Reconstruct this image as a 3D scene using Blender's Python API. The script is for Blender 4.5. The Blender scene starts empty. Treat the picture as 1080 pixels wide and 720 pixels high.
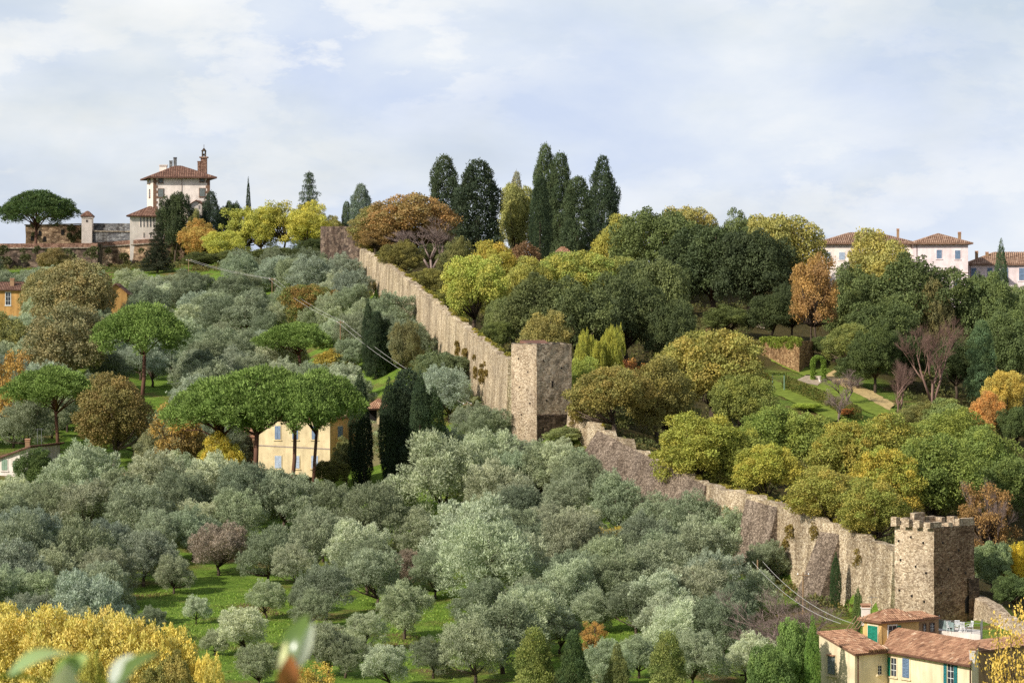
import bpy, math, random
import numpy as np
from mathutils import Vector, noise as mnoise

C = bpy.context.scene.collection
SC = bpy.context.scene
# ------------------------------------------------------------------ camera frame
F, CX, HY = 3200.0, 540.0, 330.0        # focal length in pixels of a 1080 wide frame, centre column, eye-level row

def at(px, py, Y):
    return Vector(((px - CX) * Y / F, Y, (HY - py) * Y / F))

def to_px(p):
    return (CX + F * p[0] / p[1], HY - F * p[2] / p[1])

def S(r, g, b, k=1.0):
    f = lambda c: (c / 255 / 12.92 if c <= 10 else ((c / 255 + .055) / 1.055) ** 2.4)
    return (f(r) * k, f(g) * k, f(b) * k)

# ------------------------------------------------------------------ terrain
def tps_fit(pts):
    P = np.array(pts, float); n = len(P)
    A = P[:, :2] / 100.0
    d = np.linalg.norm(A[:, None] - A[None], axis=2)
    K = np.where(d > 0, d ** 2 * np.log(np.maximum(d, 1e-9)), 0) + np.eye(n) * .0008
    Q = np.hstack([np.ones((n, 1)), A])
    M = np.block([[K, Q], [Q.T, np.zeros((3, 3))]])
    sol = np.linalg.solve(M, np.concatenate([P[:, 2], np.zeros(3)]))
    return A, sol[:n], sol[n:]

def tps_eval(fit, x, y):
    A, w, a = fit
    q = np.stack([x, y], -1) / 100.0
    out = np.empty(len(q))
    for i in range(0, len(q), 20000):
        b = q[i:i + 20000]
        d = np.linalg.norm(b[:, None] - A[None], axis=2)
        out[i:i + 20000] = np.where(d > 0, d ** 2 * np.log(np.maximum(d, 1e-9)), 0) @ w + a[0] + b @ a[1:]
    return out

def W3(l):
    return [tuple(at(*p)) for p in l]

OUT = W3([(100,690,330),(100,640,365),(100,560,420),(100,505,470),(60,455,530),(60,400,600),(60,345,690),(60,297,780),(60,281,833),
  (100,276,872),(100,272,960),(280,272,872),(280,268,960),(0,284,838),(120,284,838),(190,280,838),(-300,690,330),(-300,560,420),(-300,450,530),(-300,340,690),(-300,276,872),
  (300,690,325),(300,640,365),(300,560,420),(300,508,475),(300,440,550),(300,380,625),(300,320,700),(300,288,760),(300,272,800),
  (500,720,305),(500,640,360),(500,560,415),(500,490,465),(700,720,300),(700,640,350),(700,590,380),
  (560,462,437),(370,296,694),(410,324,627),(450,364,565),(500,416,502),(630,530,408),(740,580,389),(835,620,361),(935,655,337),(1000,668,318),
  (850,705,310),(950,760,290),(1060,700,300),(1100,760,285),(1500,700,300),
  (-300,800,250),(100,760,285),(500,780,270),(900,830,260),(1400,830,260)]) + [
  (x, y, z) for x in (-120, -30, 60, 160) for y, z in ((-60, 1), (0, -1.8), (12, -5), (60, -22), (150, -38), (215, -42))]
INN = W3([(395,268,690),(435,302,627),(475,337,570),(520,374,505),(605,428,450),(690,482,420),(770,528,400),(870,562,370),(965,592,347),
  (1045,640,330),(1110,670,318),(740,472,455),(850,505,430),(950,505,430),(1060,525,420),(1200,560,420),
  (810,385,545),(860,412,520),(935,444,495),(800,352,600),(760,366,560),(835,372,550),(900,372,580),(1000,402,550),(1070,432,520),(1300,450,540),
  (880,327,650),(980,322,640),(1070,326,640),(1300,330,640),(650,322,640),(560,286,720),(480,285,730),(420,266,765),(700,302,680),(780,305,680),
  (560,372,560),(640,402,520),(540,342,600),(700,384,540),(700,310,900),(1000,320,900),(1300,330,900),(450,285,900),(1100,620,380)]) + [
  (x, y, z) for x in (80, 160) for y, z in ((0, -3), (60, -22), (150, -38), (240, -38))]
fitO, fitI = tps_fit(OUT), tps_fit(INN)

# the town wall's line in plan, far end to near end
WP = [at(330, 0, 1500), at(383, 0, 690), at(571, 0, 440), at(605, 0, 436), at(945, 0, 338), at(985, 0, 332), at(1032, 0, 331), at(1100, 0, 306), at(1500, 0, 240)]
WPA = np.array([(p.x, p.y) for p in WP])

def side(x, y):
    """signed distance to the wall's line, positive on the garden side"""
    q = np.stack([x, y], -1); best = np.full(len(q), 1e9); sg = np.zeros(len(q))
    for a, b in zip(WPA[:-1], WPA[1:]):
        d = b - a; t = np.clip(((q - a) @ d) / (d @ d), 0, 1)
        v = q - (a + t[:, None] * d); dist = np.linalg.norm(v, axis=1)
        s = np.sign(d[0] * v[:, 1] - d[1] * v[:, 0])
        m = dist < best - 1e-6
        best[m] = dist[m]; sg[m] = s[m]
    return best * sg

def terr_v(x, y):
    x = np.asarray(x, float); y = np.asarray(y, float)
    s = side(x, y)
    k = np.clip((s + 1.0) / 2.0, 0, 1); k = k * k * (3 - 2 * k)
    k = np.where(y < 250, k * np.clip((y - 180) / 70, 0, 1), k)
    zo, zi = tps_eval(fitO, x, y), tps_eval(fitI, x, y)
    z = zo * (1 - k) + zi * k
    far = np.clip((y - 900) / 900, 0, 1)
    z = z * (1 - far) + (-30 + 25 * np.sin(x / 400.0 + 1)) * far
    wide = np.clip((np.abs(x) - 260) / 500, 0, 1)
    z = z * (1 - wide) + (-34 + 0.03 * np.clip(y - 300, -200, 700)) * wide
    return z

def terr(x, y):
    return float(terr_v([x], [y])[0])

# ------------------------------------------------------------------ materials
def new_mat(name):
    m = bpy.data.materials.new(name); m.use_nodes = True
    nt = m.node_tree; nt.nodes.clear()
    return m, nt, nt.nodes.new, nt.links.new

def ramp(nt, stops):
    n = nt.nodes.new('ShaderNodeValToRGB'); e = n.color_ramp.elements
    while len(e) < len(stops): e.new(.5)
    for el, (p, c) in zip(e, stops):
        el.position = p; el.color = (*c, 1)
    return n

def mixc(nt, mode, fac, a, b):
    n = nt.nodes.new('ShaderNodeMix'); n.data_type = 'RGBA'; n.blend_type = mode
    for key, v in ((0, fac), (6, a), (7, b)):
        if hasattr(v, 'links') or hasattr(v, 'is_linked'): nt.links.new(v, n.inputs[key])
        elif key == 0: n.inputs[0].default_value = v
        else: n.inputs[key].default_value = (*v, 1)
    return n.outputs[2]

def finish(nt, col, rough=.85, spec=.2, bump=None, strength=.5, dist=.1):
    N, L = nt.nodes.new, nt.links.new
    p = N('ShaderNodeBsdfPrincipled'); o = N('ShaderNodeOutputMaterial')
    if hasattr(col, 'is_linked'): L(col, p.inputs['Base Color'])
    else: p.inputs['Base Color'].default_value = (*col, 1)
    p.inputs['Roughness'].default_value = rough; p.inputs['Specular IOR Level'].default_value = spec
    if bump is not None:
        b = N('ShaderNodeBump'); b.inputs['Strength'].default_value = strength; b.inputs['Distance'].default_value = dist
        L(bump, b.inputs['Height']); L(b.outputs[0], p.inputs['Normal'])
    L(p.outputs[0], o.inputs[0])
    return p

def coords(nt, scale):
    N, L = nt.nodes.new, nt.links.new
    t = N('ShaderNodeTexCoord'); m = N('ShaderNodeMapping'); m.inputs['Scale'].default_value = scale
    L(t.outputs['Object'], m.inputs[0])
    return m.outputs[0]

def noise_n(nt, vec, scale, detail=4, rough=.6):
    n = nt.nodes.new('ShaderNodeTexNoise'); n.inputs['Scale'].default_value = scale
    n.inputs['Detail'].default_value = detail; n.inputs['Roughness'].default_value = rough
    nt.links.new(vec, n.inputs['Vector'])
    return n.outputs['Fac']

def mat_stone(name, dark, mid, light, cell=2.2, stain=.55, bump=.8):
    m, nt, N, L = new_mat(name)
    v = coords(nt, (1, 1, 1.7)); vs = coords(nt, (1, 1, .22)); vb = coords(nt, (1, 1, 1))
    vo = N('ShaderNodeTexVoronoi'); vo.inputs['Scale'].default_value = cell; L(v, vo.inputs['Vector'])
    ve = N('ShaderNodeTexVoronoi'); ve.feature = 'DISTANCE_TO_EDGE'; ve.inputs['Scale'].default_value = cell; L(v, ve.inputs['Vector'])
    sep = N('ShaderNodeSeparateColor'); L(vo.outputs['Color'], sep.inputs[0])
    r = ramp(nt, [(0, dark), (.45, mid), (1, light)]); L(sep.outputs[0], r.inputs[0])
    big = ramp(nt, [(.32, (.55, .52, .5)), (.62, (1.12, 1.08, 1.0))]); L(noise_n(nt, vb, .16, 6, .65), big.inputs[0])
    c = mixc(nt, 'MULTIPLY', .8, r.outputs[0], big.outputs[0])
    st = ramp(nt, [(.38, (.38, .34, .3)), (.56, (1, 1, 1))]); L(noise_n(nt, vs, .42, 5, .6), st.inputs[0])
    c = mixc(nt, 'MULTIPLY', stain, c, st.outputs[0])
    fine = ramp(nt, [(.3, (.72, .72, .72)), (.7, (1.2, 1.2, 1.2))]); L(noise_n(nt, vb, 5, 4, .7), fine.inputs[0])
    c = mixc(nt, 'MULTIPLY', .8, c, fine.outputs[0])
    ed = ramp(nt, [(.0, (.5, .46, .42)), (.09, (1, 1, 1))]); L(ve.outputs['Distance'], ed.inputs[0])
    c = mixc(nt, 'MULTIPLY', .75, c, ed.outputs[0])
    h = N('ShaderNodeMath'); h.operation = 'ADD'; L(ed.outputs[0], h.inputs[0]); L(sep.outputs[1], h.inputs[1])
    finish(nt, c, .92, .1, h.outputs[0], bump, .12)
    return m

def mat_plaster(name, col, dirt=.45):
    m, nt, N, L = new_mat(name)
    v = coords(nt, (1, 1, 1)); vs = coords(nt, (1, 1, .15))
    a = ramp(nt, [(.3, tuple(c * .72 for c in col)), (.62, col)]); L(noise_n(nt, v, .5, 6, .65), a.inputs[0])
    s = ramp(nt, [(.36, (.62, .58, .53)), (.56, (1, 1, 1))]); L(noise_n(nt, vs, 1.1, 5, .6), s.inputs[0])
    c = mixc(nt, 'MULTIPLY', dirt, a.outputs[0], s.outputs[0])
    finish(nt, c, .9, .15)
    return m

def mat_tile(name, stops):
    m, nt, N, L = new_mat(name)
    at_ = N('ShaderNodeAttribute'); at_.attribute_name = 'tint'
    sp = N('ShaderNodeSeparateColor'); L(at_.outputs['Color'], sp.inputs[0])
    r = ramp(nt, stops); L(sp.outputs[0], r.inputs[0])
    v = coords(nt, (1, 1, 1))
    g = ramp(nt, [(.35, (.55, .52, .5)), (.62, (1.05, 1.05, 1.05))]); L(noise_n(nt, v, .9, 5, .65), g.inputs[0])
    c = mixc(nt, 'MULTIPLY', .75, r.outputs[0], g.outputs[0])
    finish(nt, c, .88, .15, noise_n(nt, v, 9, 3), .3, .03)
    return m

def mat_plain(name, col, rough=.6, spec=.3, var=.25, scale=2.0):
    m, nt, N, L = new_mat(name)
    v = coords(nt, (1, 1, 1))
    a = ramp(nt, [(.3, tuple(c * (1 - var) for c in col)), (.7, tuple(min(1, c * (1 + var * .5)) for c in col))])
    L(noise_n(nt, v, scale, 4), a.inputs[0])
    finish(nt, a.outputs[0], rough, spec)
    return m

def mat_glass(name, col=(.03, .035, .045)):
    m, nt, N, L = new_mat(name)
    v = coords(nt, (1, 1, 1))
    a = ramp(nt, [(.3, tuple(c * .5 for c in col)), (.7, tuple(c * 1.6 for c in col))]); L(noise_n(nt, v, .8, 2), a.inputs[0])
    finish(nt, a.outputs[0], .12, .5)
    return m

def mat_leaf(name, transl=.3, rough=.6, spec=.15):
    """leaf colour = the object's own colour, drifting towards its custom 'autumn' colour, varied leaf by leaf"""
    m, nt, N, L = new_mat(name)
    oi = N('ShaderNodeObjectInfo')
    au = N('ShaderNodeAttribute'); au.attribute_type = 'OBJECT'; au.attribute_name = 'autumn'
    at_ = N('ShaderNodeAttribute'); at_.attribute_name = 'tint'
    sp = N('ShaderNodeSeparateColor'); L(at_.outputs['Color'], sp.inputs[0])
    c = mixc(nt, 'MIX', sp.outputs[1], oi.outputs['Color'], au.outputs['Color'])
    vr = N('ShaderNodeMapRange'); vr.inputs['To Min'].default_value = .62; vr.inputs['To Max'].default_value = 1.38
    L(sp.outputs[0], vr.inputs[0])
    cc = N('ShaderNodeCombineColor')
    for i in range(3): L(vr.outputs[0], cc.inputs[i])
    c = mixc(nt, 'MULTIPLY', 1.0, c, cc.outputs[0])
    p = N('ShaderNodeBsdfPrincipled'); L(c, p.inputs['Base Color'])
    p.inputs['Roughness'].default_value = rough; p.inputs['Specular IOR Level'].default_value = spec
    t = N('ShaderNodeBsdfTranslucent')
    ct = mixc(nt, 'MULTIPLY', 1.0, c, (1.1, 1.15, .7)); L(ct, t.inputs[0])
    mx = N('ShaderNodeMixShader'); mx.inputs[0].default_value = transl
    L(p.outputs[0], mx.inputs[1]); L(t.outputs[0], mx.inputs[2])
    o = N('ShaderNodeOutputMaterial'); L(mx.outputs[0], o.inputs[0])
    return m

def mat_bark(name, a, b):
    m, nt, N, L = new_mat(name)
    v = coords(nt, (1, 1, .3))
    r = ramp(nt, [(.3, a), (.7, b)]); n = noise_n(nt, v, 9, 5, .7); L(n, r.inputs[0])
    finish(nt, r.outputs[0], .95, .1, n, .6, .05)
    return m

def mat_ground():
    m, nt, N, L = new_mat('hillside_grass')
    v = coords(nt, (1, 1, 1))
    g = ramp(nt, [(.25, S(76, 94, 40)), (.5, S(112, 140, 52)), (.75, S(148, 166, 76))]); L(noise_n(nt, v, .45, 8, .7), g.inputs[0])
    d = ramp(nt, [(.3, S(96, 82, 50)), (.7, S(140, 118, 76))]); L(noise_n(nt, v, 1.2, 6, .7), d.inputs[0])
    k = ramp(nt, [(.50, (0, 0, 0)), (.64, (1, 1, 1))]); L(noise_n(nt, v, .11, 5, .6), k.inputs[0])
    c = mixc(nt, 'MIX', k.outputs[0], g.outputs[0], d.outputs[0])
    li = ramp(nt, [(.3, S(62, 60, 34)), (.55, S(86, 76, 46)), (.75, S(84, 96, 46))]); L(noise_n(nt, v, .35, 7, .7), li.inputs[0])
    ta = N('ShaderNodeAttribute'); ta.attribute_name = 'tint'; ts = N('ShaderNodeSeparateColor'); L(ta.outputs['Color'], ts.inputs[0])
    c = mixc(nt, 'MIX', ts.outputs[0], c, li.outputs[0])
    f = ramp(nt, [(.3, (.6, .6, .6)), (.7, (1.2, 1.2, 1.2))]); L(noise_n(nt, v, 3.5, 5, .7), f.inputs[0])
    c = mixc(nt, 'MULTIPLY', .8, c, f.outputs[0])
    finish(nt, c, .95, .08, noise_n(nt, v, 2.5, 6, .7), 1.0, .35)
    return m

M = {}
M['wall'] = mat_stone('wall_rubble', S(156, 138, 116), S(204, 186, 156), S(232, 218, 192), 3.4, .62, .6)  # pale rubble, the town wall's own stone colour
M['tower'] = mat_stone('tower_rubble', S(150, 132, 112), S(200, 180, 154), S(228, 212, 188), 3.8, .38, .5)
M['shaded_rubble'] = mat_stone('shaded_rubble', S(104, 84, 68), S(148, 122, 98), S(186, 162, 136), 3.8, .45, .5)  # browner tower stone: shade of the unlit side put into its colour
M['scarp'] = mat_stone('weathered_rubble', S(104, 92, 82), S(140, 126, 112), S(176, 160, 144), 3.4, .5)
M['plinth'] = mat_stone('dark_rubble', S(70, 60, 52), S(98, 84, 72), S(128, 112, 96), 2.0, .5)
M['coping'] = mat_stone('coping_stone', S(120, 110, 98), S(152, 142, 128), S(180, 170, 156), 1.6, .3)
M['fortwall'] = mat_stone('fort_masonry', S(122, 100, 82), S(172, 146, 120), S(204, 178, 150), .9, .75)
M['fortdim'] = mat_stone('fort_shaded_masonry', S(84, 74, 68), S(116, 100, 90), S(142, 126, 112), .9, .7)  # fort stone darkened, the shade put into its colour
M['fortbrick'] = mat_stone('fort_coping_brick', S(112, 84, 72), S(154, 120, 104), S(184, 150, 132), 2.5, .4)
M['greywall'] = mat_stone('grey_masonry', S(98, 98, 102), S(126, 128, 132), S(156, 158, 160), 1.2, .8)
M['garden_stone'] = mat_stone('garden_masonry', S(120, 92, 66), S(164, 132, 96), S(196, 166, 126), 2.2, .4)
M['cream'] = mat_plaster('cream_plaster', S(238, 220, 184))
M['ochre'] = mat_plaster('ochre_plaster', S(226, 184, 122))
M['yellow'] = mat_plaster('yellow_plaster', S(232, 212, 168))
M['orange'] = mat_plaster('orange_plaster', S(212, 164, 100), .7)
M['white'] = mat_plaster('white_plaster', S(226, 216, 204))
M['pale'] = mat_plaster('pale_plaster', S(246, 232, 220), .25)
M['pink'] = mat_plaster('pink_plaster', S(240, 222, 220), .25)
M['brownwall'] = mat_plaster('brown_plaster', S(168, 136, 104), .7)
M['tile'] = mat_tile('terracotta_tiles', [(0, S(104, 76, 62)), (.35, S(164, 122, 96)), (.7, S(194, 152, 120)), (1, S(222, 194, 164))])
M['tilepale'] = mat_tile('weathered_pale_tiles', [(0, S(118, 92, 78)), (.45, S(170, 136, 112)), (1, S(204, 176, 152))])
M['tiledark'] = mat_tile('dark_terracotta_tiles', [(0, S(92, 68, 58)), (.5, S(136, 102, 86)), (1, S(168, 136, 116))])
M['green_paint'] = mat_plain('green_shutter_paint', S(36, 134, 108), .5)
M['teal_paint'] = mat_plain('teal_shutter_paint', S(34, 112, 118), .5)
M['blue_paint'] = mat_plain('blue_shutter_paint', S(112, 134, 160), .5)
M['bluewhite_paint'] = mat_plain('pale_blue_shutter_paint', S(172, 186, 202), .5)
M['grey_paint'] = mat_plain('grey_shutter_paint', S(122, 128, 124), .5)
M['palegreen_paint'] = mat_plain('faded_green_paint', S(120, 146, 120), .5)
M['trim'] = mat_plain('stone_trim', S(168, 152, 138), .8)
M['brownstone'] = mat_plain('brown_sandstone', S(128, 98, 78), .85)
M['white_paint'] = mat_plain('white_paint', (.78, .78, .76), .4)
M['glass'] = mat_glass('window_glass')
M['dark'] = mat_plain('dark_interior', (.012, .01, .009), .9)  # near-black colour stands for the lack of light inside openings
M['metal'] = mat_plain('grey_metal', S(120, 122, 120), .45)
M['copper'] = mat_plain('brown_pipe', S(92, 62, 48), .5)
M['cable'] = mat_plain('pale_cable', S(200, 196, 188), .5)
M['wood'] = mat_plain('weathered_wood', S(150, 122, 92), .9)
M['rail'] = mat_glass('greenish_railing_glass', (.28, .36, .34))
M['gravel'] = mat_plain('gravel_path', S(176, 158, 134), .95, .1, .4, 1.5)
M['straw'] = mat_plain('dry_grass', S(196, 170, 118), .95, .1, .4, 1.5)
M['lawn'] = mat_plain('mown_lawn', S(120, 134, 54), .95, .1, .35, .8)
M['leaf'] = mat_leaf('broad_leaf', .2)
M['olive'] = mat_leaf('olive_leaf', .15, .55, .2)
M['needle'] = mat_leaf('conifer_needle', .1, .6, .12)
M['bark'] = mat_bark('grey_bark', S(58, 48, 40), S(104, 90, 76))
M['pinebark'] = mat_bark('pine_bark', S(74, 50, 42), S(124, 92, 76))
M['twig'] = mat_bark('bare_twig', S(122, 104, 96), S(168, 148, 138))
M['twigred'] = mat_bark('reddish_twig', S(104, 80, 72), S(150, 122, 108))

# ------------------------------------------------------------------ mesh helpers
def fast_mesh(name, V, Q, tint=None, mat=None, smooth=False):
    """mesh from an array of points and an array of equal-length faces"""
    me = bpy.data.meshes.new(name)
    V = np.asarray(V, np.float32); Q = np.asarray(Q, np.int32); k = Q.shape[1]
    me.vertices.add(len(V)); me.vertices.foreach_set('co', V.ravel())
    me.loops.add(Q.size); me.loops.foreach_set('vertex_index', Q.ravel())
    me.polygons.add(len(Q)); me.polygons.foreach_set('loop_start', np.arange(0, Q.size, k, dtype=np.int32))
    me.polygons.foreach_set('loop_total', np.full(len(Q), k, np.int32))
    if smooth: me.polygons.foreach_set('use_smooth', np.ones(len(Q), bool))
    me.update(calc_edges=True)
    if tint is not None:
        a = me.attributes.new('tint', 'FLOAT_COLOR', 'POINT')
        a.data.foreach_set('color', np.asarray(tint, np.float32).ravel())
    if mat is not None: me.materials.append(mat)
    return me

def link(name, me, parent=None, loc=None):
    o = bpy.data.objects.new(name, me); C.objects.link(o)
    if parent is not None: o.parent = parent
    if loc is not None: o.location = loc
    return o

def thing(name, label, cat, loc, group=None, rz=0):
    o = bpy.data.objects.new(name, None); C.objects.link(o)
    o.location = loc; o.rotation_euler.z = rz; o.empty_display_size = .3
    o['label'] = label; o['category'] = cat; o['kind'] = 'thing'
    if group: o['group'] = group
    return o

class MB:
    """collects faces (in world coordinates) and links them as one mesh object"""
    def __init__(s): s.v, s.f, s.t, s.cur = [], [], [], .5
    def poly(s, pts):
        i = len(s.v); s.v += [tuple(p) for p in pts]; s.t += [s.cur] * len(pts); s.f.append(tuple(range(i, i + len(pts))))
    def hexa(s, b, t):
        """closed solid between two rings of points"""
        n = len(b); s.poly(list(reversed(b))); s.poly(t)
        for i in range(n): s.poly([b[i], b[(i + 1) % n], t[(i + 1) % n], t[i]])
    def box(s, c, x, y, z):
        """box with centre c and half-axis vectors x, y, z"""
        c, x, y, z = map(Vector, (c, x, y, z))
        b = [c - x - y - z, c + x - y - z, c + x + y - z, c - x + y - z]
        s.hexa(b, [p + 2 * z for p in b])
    def prism(s, plan, z0, z1):
        z1 = z1 if hasattr(z1, '__len__') else [z1] * len(plan)
        s.hexa([Vector((p[0], p[1], z0)) for p in plan], [Vector((p[0], p[1], z)) for p, z in zip(plan, z1)])
    def tube(s, path, r, n=6):
        path = [Vector(p) for p in path]; r = r if hasattr(r, '__len__') else [r] * len(path)
        rings = []
        for i, p in enumerate(path):
            d = (path[min(i + 1, len(path) - 1)] - path[max(i - 1, 0)]).normalized()
            a = d.orthogonal().normalized() if abs(d.z) < .9 else Vector((1, 0, 0)).cross(d).normalized()
            b = d.cross(a)
            i0 = len(s.v)
            for k in range(n):
                w = 2 * math.pi * k / n
                s.v.append(tuple(p + (a * math.cos(w) + b * math.sin(w)) * r[i])); s.t.append(s.cur)
            rings.append(i0)
        for a, b in zip(rings[:-1], rings[1:]):
            for k in range(n): s.f.append((a + k, a + (k + 1) % n, b + (k + 1) % n, b + k))
        s.f.append(tuple(rings[-1] + k for k in range(n))); s.f.append(tuple(rings[0] + k for k in reversed(range(n))))
    def patch(s, a, b, c, d, step=.6, amp=.07, freq=.7):
        """rough quad surface a-b-c-d: a grid whose points are pushed about by a noise of position alone, so neighbours meet"""
        a, b, c, d = map(Vector, (a, b, c, d))
        nu = max(1, int(max((b - a).length, (c - d).length) / step)); nv = max(1, int(max((d - a).length, (c - b).length) / step))
        i0 = len(s.v)
        for j in range(nv + 1):
            for i in range(nu + 1):
                u, v = i / nu, j / nv
                p = (a * (1 - u) + b * u) * (1 - v) + (d * (1 - u) + c * u) * v
                s.v.append(tuple(p + mnoise.noise_vector(p * freq) * amp)); s.t.append(s.cur)
        for j in range(nv):
            for i in range(nu):
                k = i0 + j * (nu + 1) + i
                s.f.append((k, k + 1, k + nu + 2, k + nu + 1))
    def build(s, name, mat, parent=None, label=None, smooth=False):
        org = Vector((0, 0, 0)); q = parent
        while q is not None: org = org + q.location; q = q.parent
        me = bpy.data.meshes.new(name)
        me.from_pydata([(v[0] - org.x, v[1] - org.y, v[2] - org.z) for v in s.v], [], s.f)
        a = me.attributes.new('tint', 'FLOAT_COLOR', 'POINT')
        a.data.foreach_set('color', np.repeat(np.array(s.t, np.float32)[:, None], 4, 1).ravel())
        me.materials.append(mat)
        if smooth: me.polygons.foreach_set('use_smooth', np.ones(len(me.polygons), bool))
        o = link(name, me, parent)
        if label: o['label'] = label
        return o

# ------------------------------------------------------------------ ground sheet
def make_ground():
    xs = np.concatenate([np.linspace(-3000, -300, 14), np.linspace(-280, -172, 12), np.arange(-170, 190, 2.0), np.linspace(192, 300, 12), np.linspace(320, 3000, 14)])
    ys = np.concatenate([np.linspace(-600, -70, 6), np.arange(-60, 30, 4.0), np.arange(32, 260, 6.0), np.arange(262, 620, 1.8), np.arange(622, 900, 3.5), np.linspace(905, 1500, 24), np.linspace(1600, 6000, 12)])
    X, Y = np.meshgrid(xs, ys)
    Z = terr_v(X.ravel(), Y.ravel())
    V = np.stack([X.ravel(), Y.ravel(), Z], -1)
    for i in range(len(V)):
        if 250 < V[i, 1] < 900 and abs(V[i, 0]) < 190:
            V[i, 2] += .16 * mnoise.noise(Vector((V[i, 0] * .35, V[i, 1] * .35, 0)))
    nx, ny = len(xs), len(ys)
    I = np.arange(nx * ny).reshape(ny, nx)
    Q = np.stack([I[:-1, :-1].ravel(), I[:-1, 1:].ravel(), I[1:, 1:].ravel(), I[1:, :-1].ravel()], -1)
    s = side(V[:, 0], V[:, 1]); T = np.ones((len(V), 4)); T[:, 0] = np.clip((s - 1) / 3, 0, 1) * (V[:, 1] > 250)
    lc = at(868, 0, 515); T[:, 0] *= np.clip((np.hypot(V[:, 0] - lc.x, (V[:, 1] - lc.y) * .6) - 13) / 6, .25, 1)
    o = link('ground', fast_mesh('ground', V, Q, T, mat_ground(), True)); o['kind'] = 'structure'

make_ground()

# ------------------------------------------------------------------ foliage meshes
def unit(v):
    return v / np.maximum(np.linalg.norm(v, axis=-1, keepdims=True), 1e-9)

def leaf_cloud(cl, n, L, Wd, seed, cull=.8, spray=(.5, .3, .7), nrand=.8, shell=.35, bottom=.25, stray=.12):
    """n leaf-sized faces over the skins of a set of ellipsoid leaf clumps cl = rows of (x,y,z,rx,ry,rz)"""
    R = np.random.default_rng(seed)
    cl = np.asarray(cl, float); K = len(cl)
    area = (cl[:, 3] * cl[:, 4] + cl[:, 4] * cl[:, 5] + cl[:, 3] * cl[:, 5]); area = area / area.sum()
    ctint, caut = R.random(K), R.random(K)
    n0 = int(n * 2.2)
    k = R.choice(K, n0, p=area)
    d = unit(R.normal(size=(n0, 3)))
    keep = (d[:, 2] > -.35) | (R.random(n0) < bottom)
    k, d = k[keep], d[keep]
    r = 1.0 - shell * R.random(len(k)) ** 1.6 + np.where(R.random(len(k)) < stray, .30 * R.random(len(k)), 0)
    p = cl[k, :3] + d * cl[k, 3:] * r[:, None]
    inside = np.zeros(len(p), bool)
    for j in range(K):
        q = np.linalg.norm((p - cl[j, :3]) / cl[j, 3:], axis=1)
        inside |= (q < cull) & (k != j)
    k, d, p = k[~inside][:n], d[~inside][:n], p[~inside][:n]
    m = len(k)
    nrm = unit(d + R.normal(size=(m, 3)) * nrand * .58)
    al = unit(d * spray[0] + np.array([0, 0, 1.0]) * spray[1] + R.normal(size=(m, 3)) * spray[2] * .58)
    sd = unit(np.cross(nrm, al)); fn = np.cross(al, sd)
    flip = (fn * d).sum(1) < 0
    sd[flip] *= -1
    l = L * (.7 + .6 * R.random(m))[:, None]; w = Wd * (.7 + .6 * R.random(m))[:, None]
    V = np.stack([p, p + al * l * .5 + sd * w * .5, p + al * l, p + al * l * .5 - sd * w * .5], 1).reshape(-1, 3)
    Q = np.arange(4 * m).reshape(m, 4)
    t = np.clip(.5 + (ctint[k] - .5) * .5 + (R.random(m) - .5) * .45, 0, 1)
    a = np.clip(caut[k] * .75 + R.random(m) * .5 - .3, 0, 1)
    T = np.stack([t, a, R.random(m), np.ones(m)], -1).repeat(4, 0)
    return V, Q, T

def fib(n, seed, zmin=-1):
    R = np.random.default_rng(seed)
    z = 1 - (1 - zmin) * (np.arange(n) + .5) / n; a = np.arange(n) * 2.39996 + R.random() * 6
    s = np.sqrt(np.maximum(0, 1 - z * z)); d = np.stack([s * np.cos(a), s * np.sin(a), z], -1)
    return unit(d + R.normal(size=(n, 3)) * .16)

PROTO = {}
def add_proto(kind, crown, trunk_paths, cm, tm, width=1.0, height=None, extra=None):
    """store a tree shape; crown = (V,Q,T), trunk_paths = [(points, radii)]; both scaled so that the crown is 1 wide and the top is at 1"""
    V, Q, T = crown
    lo, hi = np.percentile(V, .6, axis=0), np.percentile(V, 99.4, axis=0)
    w = max((hi[0] - lo[0] + hi[1] - lo[1]) / 2, 1e-6); h = hi[2]
    cx, cy = (hi[0] + lo[0]) / 2, (hi[1] + lo[1]) / 2
    sc = np.array([1 / w, 1 / w, 1 / h])
    off = np.array([cx, cy, 0])
    me = fast_mesh(kind + '_crown', (V - off) * sc, Q, T, cm)
    mb = MB()
    for path, rad in trunk_paths:
        mb.tube([((p[0] - cx) / w, (p[1] - cy) / w, p[2]) for p in path], [x / w for x in rad], 6)
    tm_ = bpy.data.meshes.new(kind + '_trunk')
    tm_.from_pydata([(v[0], v[1], v[2] / h) for v in mb.v], [], mb.f); tm_.materials.append(tm)
    tm_.polygons.foreach_set('use_smooth', np.ones(len(tm_.polygons), bool))
    PROTO.setdefault(kind, []).append((me, tm_, h / w))

def limbs(cl, base, r0, n, seed, fork=.3):
    """a trunk from the ground and limbs that run out to n of the clumps"""
    R = random.Random(seed)
    base = Vector(base)
    top = Vector((base.x + R.uniform(-.03, .03), base.y + R.uniform(-.03, .03), fork))
    out = [([Vector((0, 0, -.12)) + (base - Vector((0, 0, base.z))), base.lerp(top, .5) + Vector((R.uniform(-.02, .02), R.uniform(-.02, .02), 0)), top], [r0 * 1.25, r0 * .95, r0 * .8])]
    for i in R.sample(range(len(cl)), min(n, len(cl))):
        e = Vector(cl[i][:3]); mid = top.lerp(e, .5) + Vector((R.uniform(-.05, .05), R.uniform(-.05, .05), -.03))
        out.append(([top, mid, e], [r0 * .6, r0 * .38, r0 * .12]))
    return out

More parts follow.
